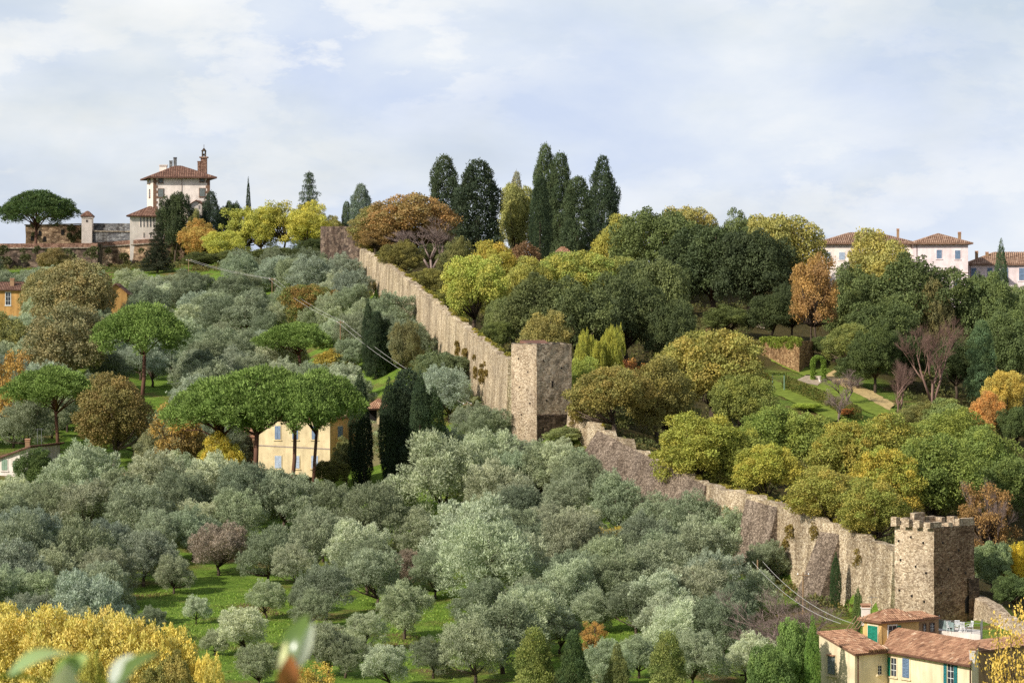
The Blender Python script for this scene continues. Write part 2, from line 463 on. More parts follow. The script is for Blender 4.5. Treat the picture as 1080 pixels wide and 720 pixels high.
def masses(seed, nm, R3, zc, lob, per=26, spread=.5, mass=(.5, .68), zmin=-.75):
    """leaf clumps of a crown built of a few overlapping leafy masses, each with its own bumps"""
    R = np.random.default_rng(seed); R3 = np.array(R3)
    md = fib(nm, seed, -.35); mc = md * R3 * spread * (.8 + .4 * R.random((nm, 1))) + np.array([0, 0, zc])
    mr = (mass[0] + (mass[1] - mass[0]) * R.random((nm, 1))) * R3 * (1.0 - .25 * R.random((nm, 1)))
    cl = []
    for i in range(nm):
        d = fib(per, seed * 31 + i, zmin)
        c = mc[i] + d * mr[i] * (.80 + .26 * R.random((per, 1)))
        for q in c:
            if any(np.linalg.norm((q - mc[j]) / mr[j]) < .72 for j in range(nm) if j != i): continue
            if q[2] < .03 or R.random() < .12: continue
            r = lob[0] + (lob[1] - lob[0]) * R.random() ** 1.4
            cl.append([*q, r, r, r * R.uniform(.75, 1.0)])
    lobes = list(cl)
    for i in range(nm): cl.append([*mc[i], *(mr[i] * .80)])
    return cl, lobes

def proto_olive(seed):
    R = np.random.default_rng(seed)
    cl, lobes = masses(seed, int(R.integers(5, 8)), (.46, .46, .50), .48, (.045, .095), 26, .60, (.40, .62))
    sp = []
    for c in lobes:                    # rising sprays that break up the outline
        for _ in range(2):
            o = unit(np.array(c[:3]) - np.array([0, 0, .42]))
            if o[2] < -.2: continue
            q = np.array(c[:3]) + o * c[3] * .9 + R.normal(size=3) * .02
            r = R.uniform(.012, .028); sp.append([*q, r, r, r * R.uniform(1.4, 2.6)])
    V, Q, T = leaf_cloud(cl + sp, 26000, .036, .0095, seed + 5, .80, (.7, .6, .6), .5, .5, .45, .18)
    k = R.random(3) * .06
    add_proto('olive', (V, Q, T), limbs(lobes, (k[0], k[1], .0), .028, 9, seed, .16), M['olive'], M['bark'])

def proto_broad(kind, seed, nm=7, n=26000, zc=.50, R3=(.46, .46, .48), lob=(.05, .10), leaf=(.022, .016), mat='leaf', cull=.8, fork=.2, r0=.03, bottom=.4, shell=.5, per=30, spread=.56, mass=(.36, .64)):
    cl, lobes = masses(seed, nm, R3, zc, lob, per, spread, mass)
    V, Q, T = leaf_cloud(cl, n, leaf[0], leaf[1], seed + 9, cull, (.4, .15, .9), .68, shell, bottom, .24)
    add_proto(kind, (V, Q, T), limbs(lobes, (0, 0, 0), r0, 10, seed, fork), M[mat], M['bark'])

def proto_open(seed, n=9000, kind='open', nl=60):
    """a thin autumn crown with its limbs showing"""
    R = np.random.default_rng(seed)
    d = fib(nl, seed, -.6)
    c = d * np.array([.42, .42, .44]) * (.40 + .65 * R.random((nl, 1))) + np.array([0, 0, .54])
    rad = .05 + .06 * R.random((nl, 1))
    cl = np.hstack([c, rad * [1, 1, .8]])
    V, Q, T = leaf_cloud(cl, n, .024, .018, seed + 3, .4, (.4, -.1, .9), 1.1, .9, .7)
    add_proto(kind, (V, Q, T), limbs(cl, (0, 0, 0), .02, 46, seed, .25), M['leaf'], M['bark'])

def proto_feather(seed, rise=1.0, kind='feather', n=26000):
    """upright, feathery autumn crown: overlapping leafy masses fringed with small rising sprays"""
    R = np.random.default_rng(seed)
    cl, lobes = masses(seed, 9, (.46, .46, .47), .50, (.035, .075), 28, .58, (.40, .58))
    sp = [[c[0] * 1.02 + R.normal() * .015, c[1] * 1.02 + R.normal() * .015, c[2] + .02, .012 + .012 * R.random(), .012 + .012 * R.random(), (.03 + .03 * R.random()) * rise] for c in lobes for _ in range(2)]
    V, Q, T = leaf_cloud(cl + sp, n, .024, .012, seed + 3, .7, (.45, .5, .7), .8, .55, .5, .2)
    add_proto(kind, (V, Q, T), limbs(lobes, (0, 0, 0), .025, 14, seed, .25), M['leaf'], M['bark'])

def proto_cypress(seed, slim=True):
    R = np.random.default_rng(seed)
    cl = []
    H = 5.6 if slim else 2.7
    prof = (lambda t: math.sin(math.pi * min(1, t * .9 + .12)) ** .7) if slim else (lambda t: math.sin(math.pi * min(1, .2 + t * .74)) ** .75 * (1 + .10 * math.sin(9 * t + seed)))
    n = 110 if slim else 120
    for i in range(n):
        t = (i + .5) / n
        a = i * 2.39996 + R.random() * .6
        ro = .5 * prof(t) * (.62 if slim else .74) * ((.78 + .4 * R.random()) if slim else (.55 + .70 * R.random()))
        rs = (.5 * prof(t) * (.30 if slim else .22) + .02) * ((.8 + .5 * R.random()) if slim else (.6 + .9 * R.random()))
        cl.append([ro * math.cos(a), ro * math.sin(a), (.03 + t * .93) * H, rs, rs, rs * (2.8 if slim else 1.15)])
    for t in np.linspace(.05, .92, 12): cl.append([0, 0, t * H, .40 * prof(t), .40 * prof(t), H * .075])
    V, Q, T = leaf_cloud(cl, 24000 if slim else 32000, .085 if slim else .050, .03 if slim else .022, seed, .74, (.45, 1.0 if slim else .6, .45), (.7 if slim else .6), .4, .5, (.16 if slim else .26))
    add_proto('cypress' if slim else 'broad_cypress', (V, Q, T), [([(0, 0, -.2), (0, 0, H * .5)], [.07, .04])], M['needle'], M['bark'])

def proto_fir(seed):
    R = np.random.default_rng(seed)
    cl = []
    H = 1.9
    for i in range(13):
        t = i / 13; n = max(3, int(9 * (1 - t)))
        for j in range(n):
            a = j * 2 * math.pi / n + i * 1.1 + R.normal() * .2
            L = .5 * (1 - t) ** .85 * (.75 + .4 * R.random()) + .03
            for s in (.4, .72, 1.0):
                cl.append([L * s * math.cos(a), L * s * math.sin(a), (.1 + t * .88) * H - .10 * L * s, .09 * (1.1 - .5 * t), .09 * (1.1 - .5 * t), .045])
    V, Q, T = leaf_cloud(cl, 20000, .05, .014, seed, .5, (.6, -.1, .8), .9, .6, .6)
    add_proto('fir', (V, Q, T), [([(0, 0, -.1), (0, 0, H * .97)], [.035, .008])], M['needle'], M['bark'])

def proto_pine(seed, lean=0.0, crown_lo=.55, thick=.42, fork=.55):
    """umbrella pine: a bare trunk that forks into rising limbs under a flat dome of needle puffs; width 1, height about 1.2"""
    R = np.random.default_rng(seed)
    H = 1.18
    cl = []
    n = 150
    for i in range(n):
        r = math.sqrt((i + .5) / n); a = i * 2.39996 + R.normal() * .12
        edge = 1 + .13 * math.sin(3 * a + seed) + .08 * math.sin(5 * a + 2 * seed)
        x, y = .44 * r * edge * math.cos(a), .44 * r * edge * math.sin(a)
        z = H - .055 - thick * .72 * r ** 2.1 + R.normal() * .02
        rs = .055 + .03 * R.random()
        cl.append([x, y, z, rs, rs, rs * .8])
        if i % 3 == 0 and r > .3:
            cl.append([x * .88, y * .88, z - .07 - .05 * R.random(), .07, .07, .05])
    V, Q, T = leaf_cloud(cl, 30000, .03, .010, seed, .72, (.8, .5, .6), .8, .55, .35)
    tr = []
    base = Vector((lean, 0, 0)); top = Vector((0.02, 0, H * fork))
    tr.append(([base + Vector((0, 0, -.1)), base.lerp(top, .5) + Vector((.015, .01, 0)), top], [.024, .02, .017]))
    R2 = random.Random(seed)
    outer = [c for c in cl if math.hypot(c[0], c[1]) > .18]
    for c in R2.sample(outer, 16):
        e = Vector((c[0] * .85, c[1] * .85, c[2] - .05)); st = base.lerp(top, R2.uniform(.8, 1.0))
        mid = st.lerp(e, .55) + Vector((0, 0, .05)); 
        tr.append(([st, mid, e], [.010, .007, .003]))
    tr.append(([top, Vector((0, .02, H * .72)), Vector((.03, 0, H - .12))], [.02, .014, .006]))
    add_proto('pine', (V, Q, T), tr, M['needle'], M['pinebark'])

def proto_bare(seed, mat):
    """leafless crown: limbs, branches and a haze of thin twigs"""
    R = random.Random(seed); tw = MB(); big = []
    def grow(p, d, L, r, lev):
        e = p + d * L; mid = p.lerp(e, .5) + Vector((R.uniform(-1, 1), R.uniform(-1, 1), R.uniform(-.5, 1))) * L * .07
        if lev < 2: big.append(([p, mid, e], [r, r * .8, r * .6]))
        else: tw.tube([p, mid, e], [r, r * .75, r * .45], 3)
        if lev >= 5: return
        for _ in range(3 if lev < 3 else 5):
            nd = (d + Vector((R.uniform(-1, 1), R.uniform(-1, 1), R.uniform(-.35, .75))) * .75).normalized()
            grow(p.lerp(e, R.uniform(.55, 1.0)), nd, L * R.uniform(.6, .82), r * .56, lev + 1)
    grow(Vector((0, 0, -.05)), Vector((0, 0, 1)), .22, .017, 0)
    grow(Vector((.02, .02, .05)), Vector((.4, .2, 1)).normalized(), .25, .013, 0)
    grow(Vector((-.02, .0, .05)), Vector((-.5, -.1, 1)).normalized(), .25, .013, 0)
    V = np.array(tw.v); k3 = [f for f in tw.f if len(f) == 4]
    k = np.array(k3); T = np.full((len(V), 4), .5)
    add_proto('bare_' + mat, (V, k, T), big, M[mat], M[mat])

def proto_palm(seed):
    R = np.random.default_rng(seed); V, Q = [], []
    for i in range(46):
        a = i * 2.39996; el = R.uniform(-.5, 1.2); p = np.array([0, 0, .62]); d = np.array([math.cos(a) * math.cos(el), math.sin(a) * math.cos(el), math.sin(el)])
        sd = np.array([-math.sin(a), math.cos(a), 0])
        L = .5
        for s in range(7):
            q = p + d * L / 7; d = unit((d + np.array([0, 0, -.13]))[None])[0]
            for sg in (-1, 1):
                tip = p + sd * sg * .09 * math.sin(math.pi * (s + .7) / 8) + d * .07 + np.array([0, 0, -.02]); i0 = len(V)
                V += [p, q, tip + d * .02, tip]; Q.append([i0, i0 + 1, i0 + 2, i0 + 3])
            p = q
    V = np.array(V); T = np.full((len(V), 4), .5); T[:, 0] = R.random(len(V)); T[:, 1] = R.random(len(V)) * .5
    add_proto('palm', (V, np.array(Q), T), [([(0, 0, -.1), (.01, 0, .3), (0, 0, .64)], [.05, .045, .04])], M['needle'], M['bark'])

for s in range(9): proto_olive(10 + s * 7)
for s in range(6): proto_broad('broad', 200 + s * 11)
for s in range(5): proto_broad('holm', 300 + s * 13, 9, 32000, .49, (.47, .47, .48), (.045, .085), (.021, .016))
for s in range(3): proto_broad('shrub', 400 + s * 13, 5, 12000, .45, (.44, .44, .44), (.08, .14), (.036, .024), per=20)
for s in range(4): proto_open(500 + s * 3)
proto_open(531, 2600, 'sparse', 80); proto_open(532, 2600, 'sparse', 80)
for s in range(3): proto_feather(550 + s * 3)
for s in range(4): proto_cypress(600 + s)
for s in range(5): proto_cypress(620 + s, False)
for s in range(2): proto_fir(640 + s)
proto_pine(660, .0, fork=.62); proto_pine(661, .1, fork=.58); proto_pine(662, -.05, fork=.66); proto_pine(663, .05, thick=.46, fork=.6)
for s in range(2): proto_bare(680 + s, 'twig')
for s in range(2): proto_bare(690 + s, 'twigred')
proto_palm(700)

NAMES = {'olive': 'olive_tree', 'broad': 'deciduous_tree', 'holm': 'evergreen_oak', 'shrub': 'shrub', 'open': 'autumn_tree', 'sparse': 'autumn_tree', 'feather': 'feathery_tree',
         'cypress': 'cypress_tree', 'broad_cypress': 'cypress_tree', 'fir': 'conifer_tree', 'pine': 'stone_pine', 'bare_twig': 'bare_tree', 'bare_twigred': 'bare_tree', 'palm': 'palm_tree'}
RNG = random.Random(4)
TREES = []   # (root, px, pytop, w, kind)

def plant(kind, x, y, w, h, col, autumn, label, cat='tree', group=None, variant=None, rz=None, z=None, bare=False):
    P = PROTO[kind]; me, tm, _ = P[(RNG.randrange(len(P)) if variant is None else variant) % len(P)]
    root = thing(NAMES[kind], label, cat, (x, y, terr(x, y) if z is None else z), group)
    root.rotation_euler.z = RNG.uniform(0, 6.28) if rz is None else rz
    root.scale = (w, w, h)
    t = link('trunk', tm, root)
    c = link('branches' if kind.startswith('bare') else 'crown', me, root)
    c.color = (*col, 1); c['autumn'] = [float(v) for v in autumn]
    return root

def solve(px, top, w_px, ratio, inside=None, y0=245, y1=980):
    """the distance at which a tree of this outline, standing on the ground, has its top at this height in view"""
    Y = np.arange(y0, y1, 1.0); X = (px - CX) * Y / F
    g = terr_v(X, Y) + ratio * w_px * Y / F - (HY - top) * Y / F
    ok = np.ones(len(Y), bool)
    if inside is not None:
        s = side(X, Y); ok = (s > 1.5) if inside else (s < -1.5)
    idx = np.where(ok[1:] & (g[1:] >= 0) & (g[:-1] < 0))[0]
    if len(idx): return float(Y[idx[0] + 1])
    gi = np.where(ok, np.abs(g), 1e9)
    return float(Y[int(np.argmin(gi))])

def SL(rgb, k, d=.16):
    m = .3 * rgb[0] + .6 * rgb[1] + .1 * rgb[2]
    return S(*(c * (1 - d) + m * d for c in rgb), k)
KL = 1.32      # leaf albedo for the mean colour wanted in view
def tree(kind, px, top, w, h, rgb, label, cat='tree', autumn=None, inside=None, Y=None, group=None, variant=None, rz=None, k=KL, squash=None):
    """a tree by its outline: centre column, top row, width and full height (as seen at its distance)"""
    ratio = h / w
    if Y is None: Y = solve(px, top, w, ratio, inside)
    x = (px - CX) * Y / F; wm = w * Y / F
    z = terr(x, Y); hm = (HY - top) * Y / F - z
    if hm < .35 * ratio * wm or hm > 2.5 * ratio * wm: print('TREE? %s px=%d top=%d Y=%d want h %.1f got %.1f' % (kind, px, top, Y, ratio * wm, hm))
    hm = max(hm, .3 * ratio * wm)
    col = SL(rgb, k); au = SL(autumn or (min(255, rgb[0] * 1.2), rgb[1] * 1.10, rgb[2] * .95), k)
    r = plant(kind, x, Y, wm, hm, col, au, label, cat, group, variant, rz, z)
    TREES.append((r, px, top, w, h, kind))
    return r

# ------------------------------------------------------------------ masonry: walls and towers
def gnorm(a, b):
    d = Vector((b.x - a.x, b.y - a.y, 0)).normalized()
    return Vector((-d.y, d.x, 0))          # towards the gardens

def resample(pts, step):
    """pts (x,y,z): points every step metres along the plan line, with their distance"""
    out, s = [], 0.0
    for a, b in zip(pts[:-1], pts[1:]):
        L = (Vector((b.x, b.y, 0)) - Vector((a.x, a.y, 0))).length; n = max(1, int(round(L / step)))
        for i in range(n): out.append((a.lerp(b, i / n), gnorm(a, b), s + L * i / n))
        s += L
    out.append((pts[-1].copy(), gnorm(pts[-2], pts[-1]), s))
    return out

def wall_mesh(pts, thick=1.5, batter=.35, step=.8, rag=.22, stepped=0.0, seed=0, amp=.09, rows=13):
    """a ruined town wall: outer face, worn top, inner face, all one rough surface"""
    mb = MB(); st = resample(pts, step); R = random.Random(seed); cols = []
    lev, nxt = 0.0, 0.0
    for i, (p, g, s) in enumerate(st):
        if stepped and s >= nxt:
            j = min(len(st) - 1, i + int(stepped / step)); lev = (p.z + st[j][0].z) / 2 + R.uniform(-.12, .12); nxt = s + stepped * R.uniform(.7, 1.3)
        if i % 3 == 0: jag = R.choice([0, 0, -.3, -.6, .15, .35]) * rag
        zt = (lev if stepped else p.z) + jag + rag * .5 * mnoise.noise(Vector((s * .5, seed, 0)))
        o, q = p - g * thick / 2, p + g * thick / 2
        zo, zi = terr(o.x - g.x * 2.2, o.y - g.y * 2.2) - 1.2, min(terr(q.x + g.x * 2.2, q.y + g.y * 2.2) - 1.2, zt - .6)
        col = []
        for k in range(rows + 1):
            t = k / rows; col.append(Vector((o.x, o.y, zo + (zt - zo) * t)) - g * batter * (1 - t))
        col += [Vector((p.x, p.y, zt + .04)), Vector((q.x, q.y, zt - .02))]
        for k in (1, 2, 3): col.append(Vector((q.x, q.y, zt + (zi - zt) * k / 3)))
        cols.append(col)
    n = len(cols[0])
    for col in cols:
        for v in col:
            mb.v.append(tuple(v + mnoise.noise_vector(v * .8) * amp)); mb.t.append(.5)
    for i in range(len(cols) - 1):
        for k in range(n - 1):
            a = i * n + k; mb.f.append((a, a + n, a + n + 1, a + 1))
    mb.f.append(tuple(range(n))); mb.f.append(tuple(reversed(range((len(cols) - 1) * n, len(cols) * n))))
    return mb

def leaves_obj(name, cl, n, L, W, seed, rgb, parent, autumn=None, mat='leaf', k=KL, **kw):
    org = Vector((0, 0, 0)) if parent is None else parent.location
    V, Q, T = leaf_cloud(cl, n, L, W, seed, **kw)
    o = link(name, fast_mesh(name, V - np.array(org), Q, T, M[mat]), parent)
    o.color = (*S(*rgb, k), 1); o['autumn'] = [float(v) for v in S(*(autumn or rgb), k)]
    return o

def on_line(px, A, B, Y0=None):
    """where the sight plane through this column meets the plan line A-B"""
    kx = (px - CX) / F; d = B - A
    t = (kx * A.y - A.x) / (d.x - kx * d.y)
    return A + d * t

# far stretch, from the fort down to the upper tower
farpts = [at(383, 262, 690), at(396, 271, 665), at(415, 282, 627), at(435, 297, 595), at(456, 314, 565), at(480, 334, 533), at(506, 356, 502), at(527, 371, 480), at(541, 380, 466)]
r = thing('town_wall', 'long sunlit stretch of old stone town wall climbing from the upper tower towards the fort', 'town wall', farpts[4] - Vector((0, 0, 9)))
wall_mesh(farpts, seed=1, rag=.35, batter=.5, stepped=2.6).build('masonry', M['wall'], r)
cl = []
R0 = random.Random(8)
for px, py, n in ((489, 370, 7), (497, 378, 8), (508, 385, 5), (515, 390, 6), (520, 384, 6), (401, 300, 6), (430, 330, 4), (408, 320, 4)):
    p = on_line(px, farpts[0], farpts[-1]); g = gnorm(farpts[0], farpts[-1]); z = (HY - py) * p.y / F
    for _ in range(n):
        a = R0.uniform(.25, .5); cl.append([p.x - g.x * 1.05 + R0.uniform(-.2, .2), p.y + R0.uniform(-3, 3), z + R0.uniform(-2.0, 1.2), a * .9, a * 2.0, a * 1.2])
leaves_obj('ivy', cl, 6000, .3, .22, 4, (112, 96, 52), r)
cl = []
for i in range(70):
    t = R0.random(); j = min(int(t * 8), 7); p = farpts[j].lerp(farpts[j + 1], t * 8 - j); a = R0.uniform(.2, .5)
    cl.append([p.x + R0.uniform(.3, .9), p.y, p.z - .05, a, a * 1.5, a * .7])
leaves_obj('weeds', cl, 7000, .28, .18, 5, (116, 116, 50), r, (150, 130, 60))

# stretch between the two towers
midpts = [at(604, 430, 436), at(637, 452, 424), at(675, 477, 411), at(714, 497, 399), at(753, 511, 387), at(800, 523, 374), at(843, 537, 362), at(895, 557, 349), at(948, 582, 337)]
r2 = thing('town_wall', 'stepped stone town wall with sloping buttresses between the upper tower and the battlemented tower', 'town wall', midpts[4] - Vector((0, 0, 8)))
wall_mesh(midpts, seed=2, stepped=5.0, rag=.22).build('masonry', M['wall'], r2)
g = gnorm(midpts[0], midpts[-1]); dirm = (midpts[-1] - midpts[0]); dirm.z = 0; dirm.normalize()
def top_at(px):
    p = on_line(px, midpts[0], midpts[-1]); k = min(range(len(midpts) - 1), key=lambda i: 0 if midpts[i].y >= p.y >= midpts[i + 1].y else 1)
    a, b = midpts[k], midpts[k + 1]; t = (a.y - p.y) / (a.y - b.y); q = a.lerp(b, t); return q
def buttress(px0, px1, drop0, drop1, reach0, reach1, name='buttress', depth=9.0):
    a, b = top_at(px0), top_at(px1)
    a = a - g * .8 - Vector((0, 0, drop0)); b = b - g * .8 - Vector((0, 0, drop1))
    def foot(p, reach):
        q = p - g * reach; q.z = terr(q.x, q.y) - .8; return q
    c, d = foot(b, reach1), foot(a, reach0)
    mb = MB(); mb.patch(a, b, c, d, .7, .12, .9)
    for t, f in ((a, d), (b, c)):
        base = Vector((t.x, t.y, f.z)) + g * .4; mb.patch(t + g * .4, t, f, base, .7, .10, .9)
    return mb.build(name, M['scarp'], r2)
buttress(636, 750, .3, .2, 4.2, 3.2)
buttress(792, 826, .5, .4, 2.6, 2.8)
buttress(872, 893, 1.3, .8, 3.6, 3.2)
# low outwork in front of the third buttress
cl = []
for px, py, n in ((775, 545, 5), (784, 560, 4), (842, 560, 6), (838, 575, 4), (868, 560, 5), (915, 590, 4), (612, 440, 5), (618, 436, 5)):
    p = on_line(px, midpts[0], midpts[-1]); z = (HY - py) * p.y / F
    for _ in range(n):
        a = R0.uniform(.2, .45); q = p - g * 1.15; cl.append([q.x + R0.uniform(-.2, .2), q.y + R0.uniform(-.8, .8), z + R0.uniform(-1.2, .8), a, a * 1.3, a * 1.4])
leaves_obj('ivy', cl, 3600, .22, .16, 6, (120, 104, 56), r2)
cl = []
for i in range(60):
    t = R0.random(); j = min(int(t * 8), 7); p = midpts[j].lerp(midpts[j + 1], t * 8 - j); a = R0.uniform(.15, .4)
    cl.append([p.x + R0.uniform(.2, .9), p.y, p.z - .05, a, a * 1.4, a * .6])
leaves_obj('weeds', cl, 5000, .22, .14, 7, (110, 112, 48), r2, (160, 140, 60))
for px, py, n in ((872, 513, 1),):
    pass

# stretch that runs on past the battlemented tower
endpts = [at(1030, 628, 331), at(1047, 637, 325), at(1066, 652, 318), at(1100, 668, 306), at(1160, 690, 290)]
r3 = thing('town_wall', 'low end of the stone town wall running down beside the battlemented tower', 'town wall', endpts[1] - Vector((0, 0, 5)))
wall_mesh(endpts, seed=3, rag=.4).build('masonry', M['tower'], r3)

def tower(name, label, corner, Yc, d1, d2, s1, s2, ztop, zbot, th=.9, floor_drop=1.6, shaded='tower'):
    K = at(corner, 0, Yc); d1, d2 = Vector((*d1, 0)).normalized(), Vector((*d2, 0)).normalized()
    base = Vector((K.x, K.y, zbot)) + d1 * s1 / 2 + d2 * s2 / 2
    root = thing(name, label, 'tower', base)
    P = [K, K + d2 * s2, K + d2 * s2 + d1 * s1, K + d1 * s1]
    I = [K + (d1 + d2) * th, K + d2 * (s2 - th) + d1 * th, K + d2 * (s2 - th) + d1 * (s1 - th), K + d1 * (s1 - th) + d2 * th]
    mb = MB()
    V = lambda p, z: Vector((p.x, p.y, z))
    for i in range(4):
        a, b, ia, ib = P[i], P[(i + 1) % 4], I[i], I[(i + 1) % 4]
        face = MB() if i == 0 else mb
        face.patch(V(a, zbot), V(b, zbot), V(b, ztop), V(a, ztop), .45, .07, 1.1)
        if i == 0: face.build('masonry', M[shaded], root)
        mb.patch(V(a, ztop), V(b, ztop), V(ib, ztop), V(ia, ztop), .45, .07, 1.1)
        mb.patch(V(ia, ztop), V(ib, ztop), V(ib, ztop - floor_drop), V(ia, ztop - floor_drop), .5, .06, 1.1)
    mb.poly([V(p, ztop - floor_drop + .05) for p in I])
    mb.build('masonry', M['tower'], root)
    return root, P, I, d1, d2

# upper tower
zt1 = (HY - 363) * 434 / F
t1, P1, I1, e1, e2 = tower('wall_tower', 'square roofless stone tower half way up the town wall', 566, 434, (-.574, .819), (.819, .574), 6.3, 6.2, zt1, zt1 - 16.5)
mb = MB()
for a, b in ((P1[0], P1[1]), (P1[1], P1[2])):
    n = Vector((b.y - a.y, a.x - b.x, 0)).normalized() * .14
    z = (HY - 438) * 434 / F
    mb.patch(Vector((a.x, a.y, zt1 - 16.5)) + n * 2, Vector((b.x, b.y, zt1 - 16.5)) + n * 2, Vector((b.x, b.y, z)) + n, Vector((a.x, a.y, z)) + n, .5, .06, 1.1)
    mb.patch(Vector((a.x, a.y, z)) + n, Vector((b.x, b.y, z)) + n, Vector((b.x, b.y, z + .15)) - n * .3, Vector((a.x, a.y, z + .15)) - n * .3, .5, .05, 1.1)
mb.build('plinth', M['plinth'], t1)  # base course kept to the unlit sides, their shade put into its dark stone
mb = MB()
for i in range(4):                     # worn capping stones on the rim
    a, b = P1[i], P1[(i + 1) % 4]; n = 9; u = (b - a) / n; inn = Vector((-u.y, u.x, 0)).normalized()
    for k in range(n):
        if RNG.random() < .35: continue
        c = a + u * (k + .5) + inn * .42; h = RNG.uniform(.10, .30)
        mb.box(Vector((c.x, c.y, zt1 + h / 2 - .03)), u * .47, inn * .40, Vector((0, 0, h / 2)))
mb.build('coping', M['coping'], t1)
# inner lean-to roof that shows over the rim
a = I1[3] + Vector((0, 0, zt1 - .9)); b = I1[2] + Vector((0, 0, zt1 - .9))
mb = MB(); ap = (I1[2] + I1[3]) / 2 + Vector((0, 0, zt1 + .75))
mb.hexa([Vector((p.x, p.y, zt1 - 1.4)) for p in (I1[3], I1[3].lerp(I1[0], .75), I1[2].lerp(I1[1], .2), I1[2])], [Vector((p.x, p.y, zt1 + h)) for p, h in ((I1[3], .55), (I1[3].lerp(I1[0], .75), -.15), (I1[2].lerp(I1[1], .2), .1), (I1[2], .55))])
mb.build('roof', M['tiledark'], t1)
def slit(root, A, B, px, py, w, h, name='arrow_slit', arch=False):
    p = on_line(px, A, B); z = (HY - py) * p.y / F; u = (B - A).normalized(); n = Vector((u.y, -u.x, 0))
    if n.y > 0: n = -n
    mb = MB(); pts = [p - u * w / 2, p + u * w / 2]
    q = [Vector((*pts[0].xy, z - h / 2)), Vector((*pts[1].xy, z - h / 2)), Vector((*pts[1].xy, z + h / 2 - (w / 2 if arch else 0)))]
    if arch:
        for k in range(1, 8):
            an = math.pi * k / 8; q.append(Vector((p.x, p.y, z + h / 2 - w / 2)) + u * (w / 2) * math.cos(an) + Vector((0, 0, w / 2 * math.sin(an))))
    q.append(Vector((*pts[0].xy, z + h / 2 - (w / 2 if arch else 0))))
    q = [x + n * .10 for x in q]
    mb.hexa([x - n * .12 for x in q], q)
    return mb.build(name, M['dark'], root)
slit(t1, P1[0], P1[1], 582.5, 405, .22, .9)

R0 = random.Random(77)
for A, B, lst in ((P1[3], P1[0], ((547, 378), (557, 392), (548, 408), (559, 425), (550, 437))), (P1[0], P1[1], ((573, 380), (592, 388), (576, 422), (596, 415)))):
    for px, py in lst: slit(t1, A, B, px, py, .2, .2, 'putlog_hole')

# battlemented tower
zt2 = (HY - 556) * 325 / F
t2, P2, I2, f1, f2 = tower('wall_tower', 'square battlemented stone tower beside the cream house', 985, 325, (-.656, .755), (.755, .656), 5.6, 6.6, zt2, zt2 - 13.5, .8, 1.2, 'shaded_rubble')
def merlon(a, b, t0, t1, h):
    u = b - a; inn = Vector((-u.y, u.x, 0)).normalized()
    p, q = a + u * t0, a + u * t1
    pts = [p, q, q + inn * .62, p + inn * .62]
    mb = MB(); zb = zt2 - .1
    for i in range(4):
        x, y = pts[i], pts[(i + 1) % 4]
        mb.patch(Vector((*x.xy, zb)), Vector((*y.xy, zb)), Vector((*y.xy, zt2 + h * .88)), Vector((*x.xy, zt2 + h * .88)), .25, .06, 1.6)
    mb.patch(*[Vector((*x.xy, zt2 + h * .88)) for x in pts], .25, .06, 1.6)
    return mb.build('merlon', M['tower'], t2)
for t0, t1_, h in ((.0, .16, .62), (.27, .43, .78), (.54, .72, .85), (.86, 1.0, 1.0)): merlon(P2[0], P2[3], t0, t1_, h)
for t0, t1_, h in ((.005, .19, .62), (.36, .46, .45), (.62, 1.0, .85)): merlon(P2[0], P2[1], t0, t1_, h)
for t0, t1_, h in ((.1, .28, .8), (.42, .6, .9), (.74, .92, .7)): merlon(P2[1], P2[2], t0, t1_, h)
for t0, t1_, h in ((.08, .24, .8), (.36, .62, 1.35), (.72, .9, .8)): merlon(P2[2], P2[3], t0, t1_, h)
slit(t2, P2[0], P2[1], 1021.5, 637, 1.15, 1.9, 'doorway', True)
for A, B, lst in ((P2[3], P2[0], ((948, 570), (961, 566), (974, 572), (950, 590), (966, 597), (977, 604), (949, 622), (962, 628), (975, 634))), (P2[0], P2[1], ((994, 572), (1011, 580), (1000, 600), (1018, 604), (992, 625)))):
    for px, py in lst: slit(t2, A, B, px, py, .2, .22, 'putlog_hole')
mb = MB()                              # stub of thicker masonry at the far corner
a = P2[1]; z = (HY - 608) * 331 / F
for x, y in ((a - f2 * 1.2 - f1 * .25, a + f2 * .55 - f1 * .25), (a + f2 * .55 - f1 * .25, a + f2 * .55 + f1 * 2)):
    mb.patch(Vector((*x.xy, zt2 - 13)), Vector((*y.xy, zt2 - 13)), Vector((*y.xy, z)), Vector((*x.xy, z)), .4, .09, 1.1)
mb.patch(Vector((*(a - f2 * 1.2 - f1 * .25).xy, z)), Vector((*(a + f2 * .55 - f1 * .25).xy, z)), Vector((*(a + f2 * .55 + f1 * 2).xy, z)), Vector((*(a + f1 * 2).xy, z)), .4, .09, 1.1)
mb.build('corner_stub', M['plinth'], t2)

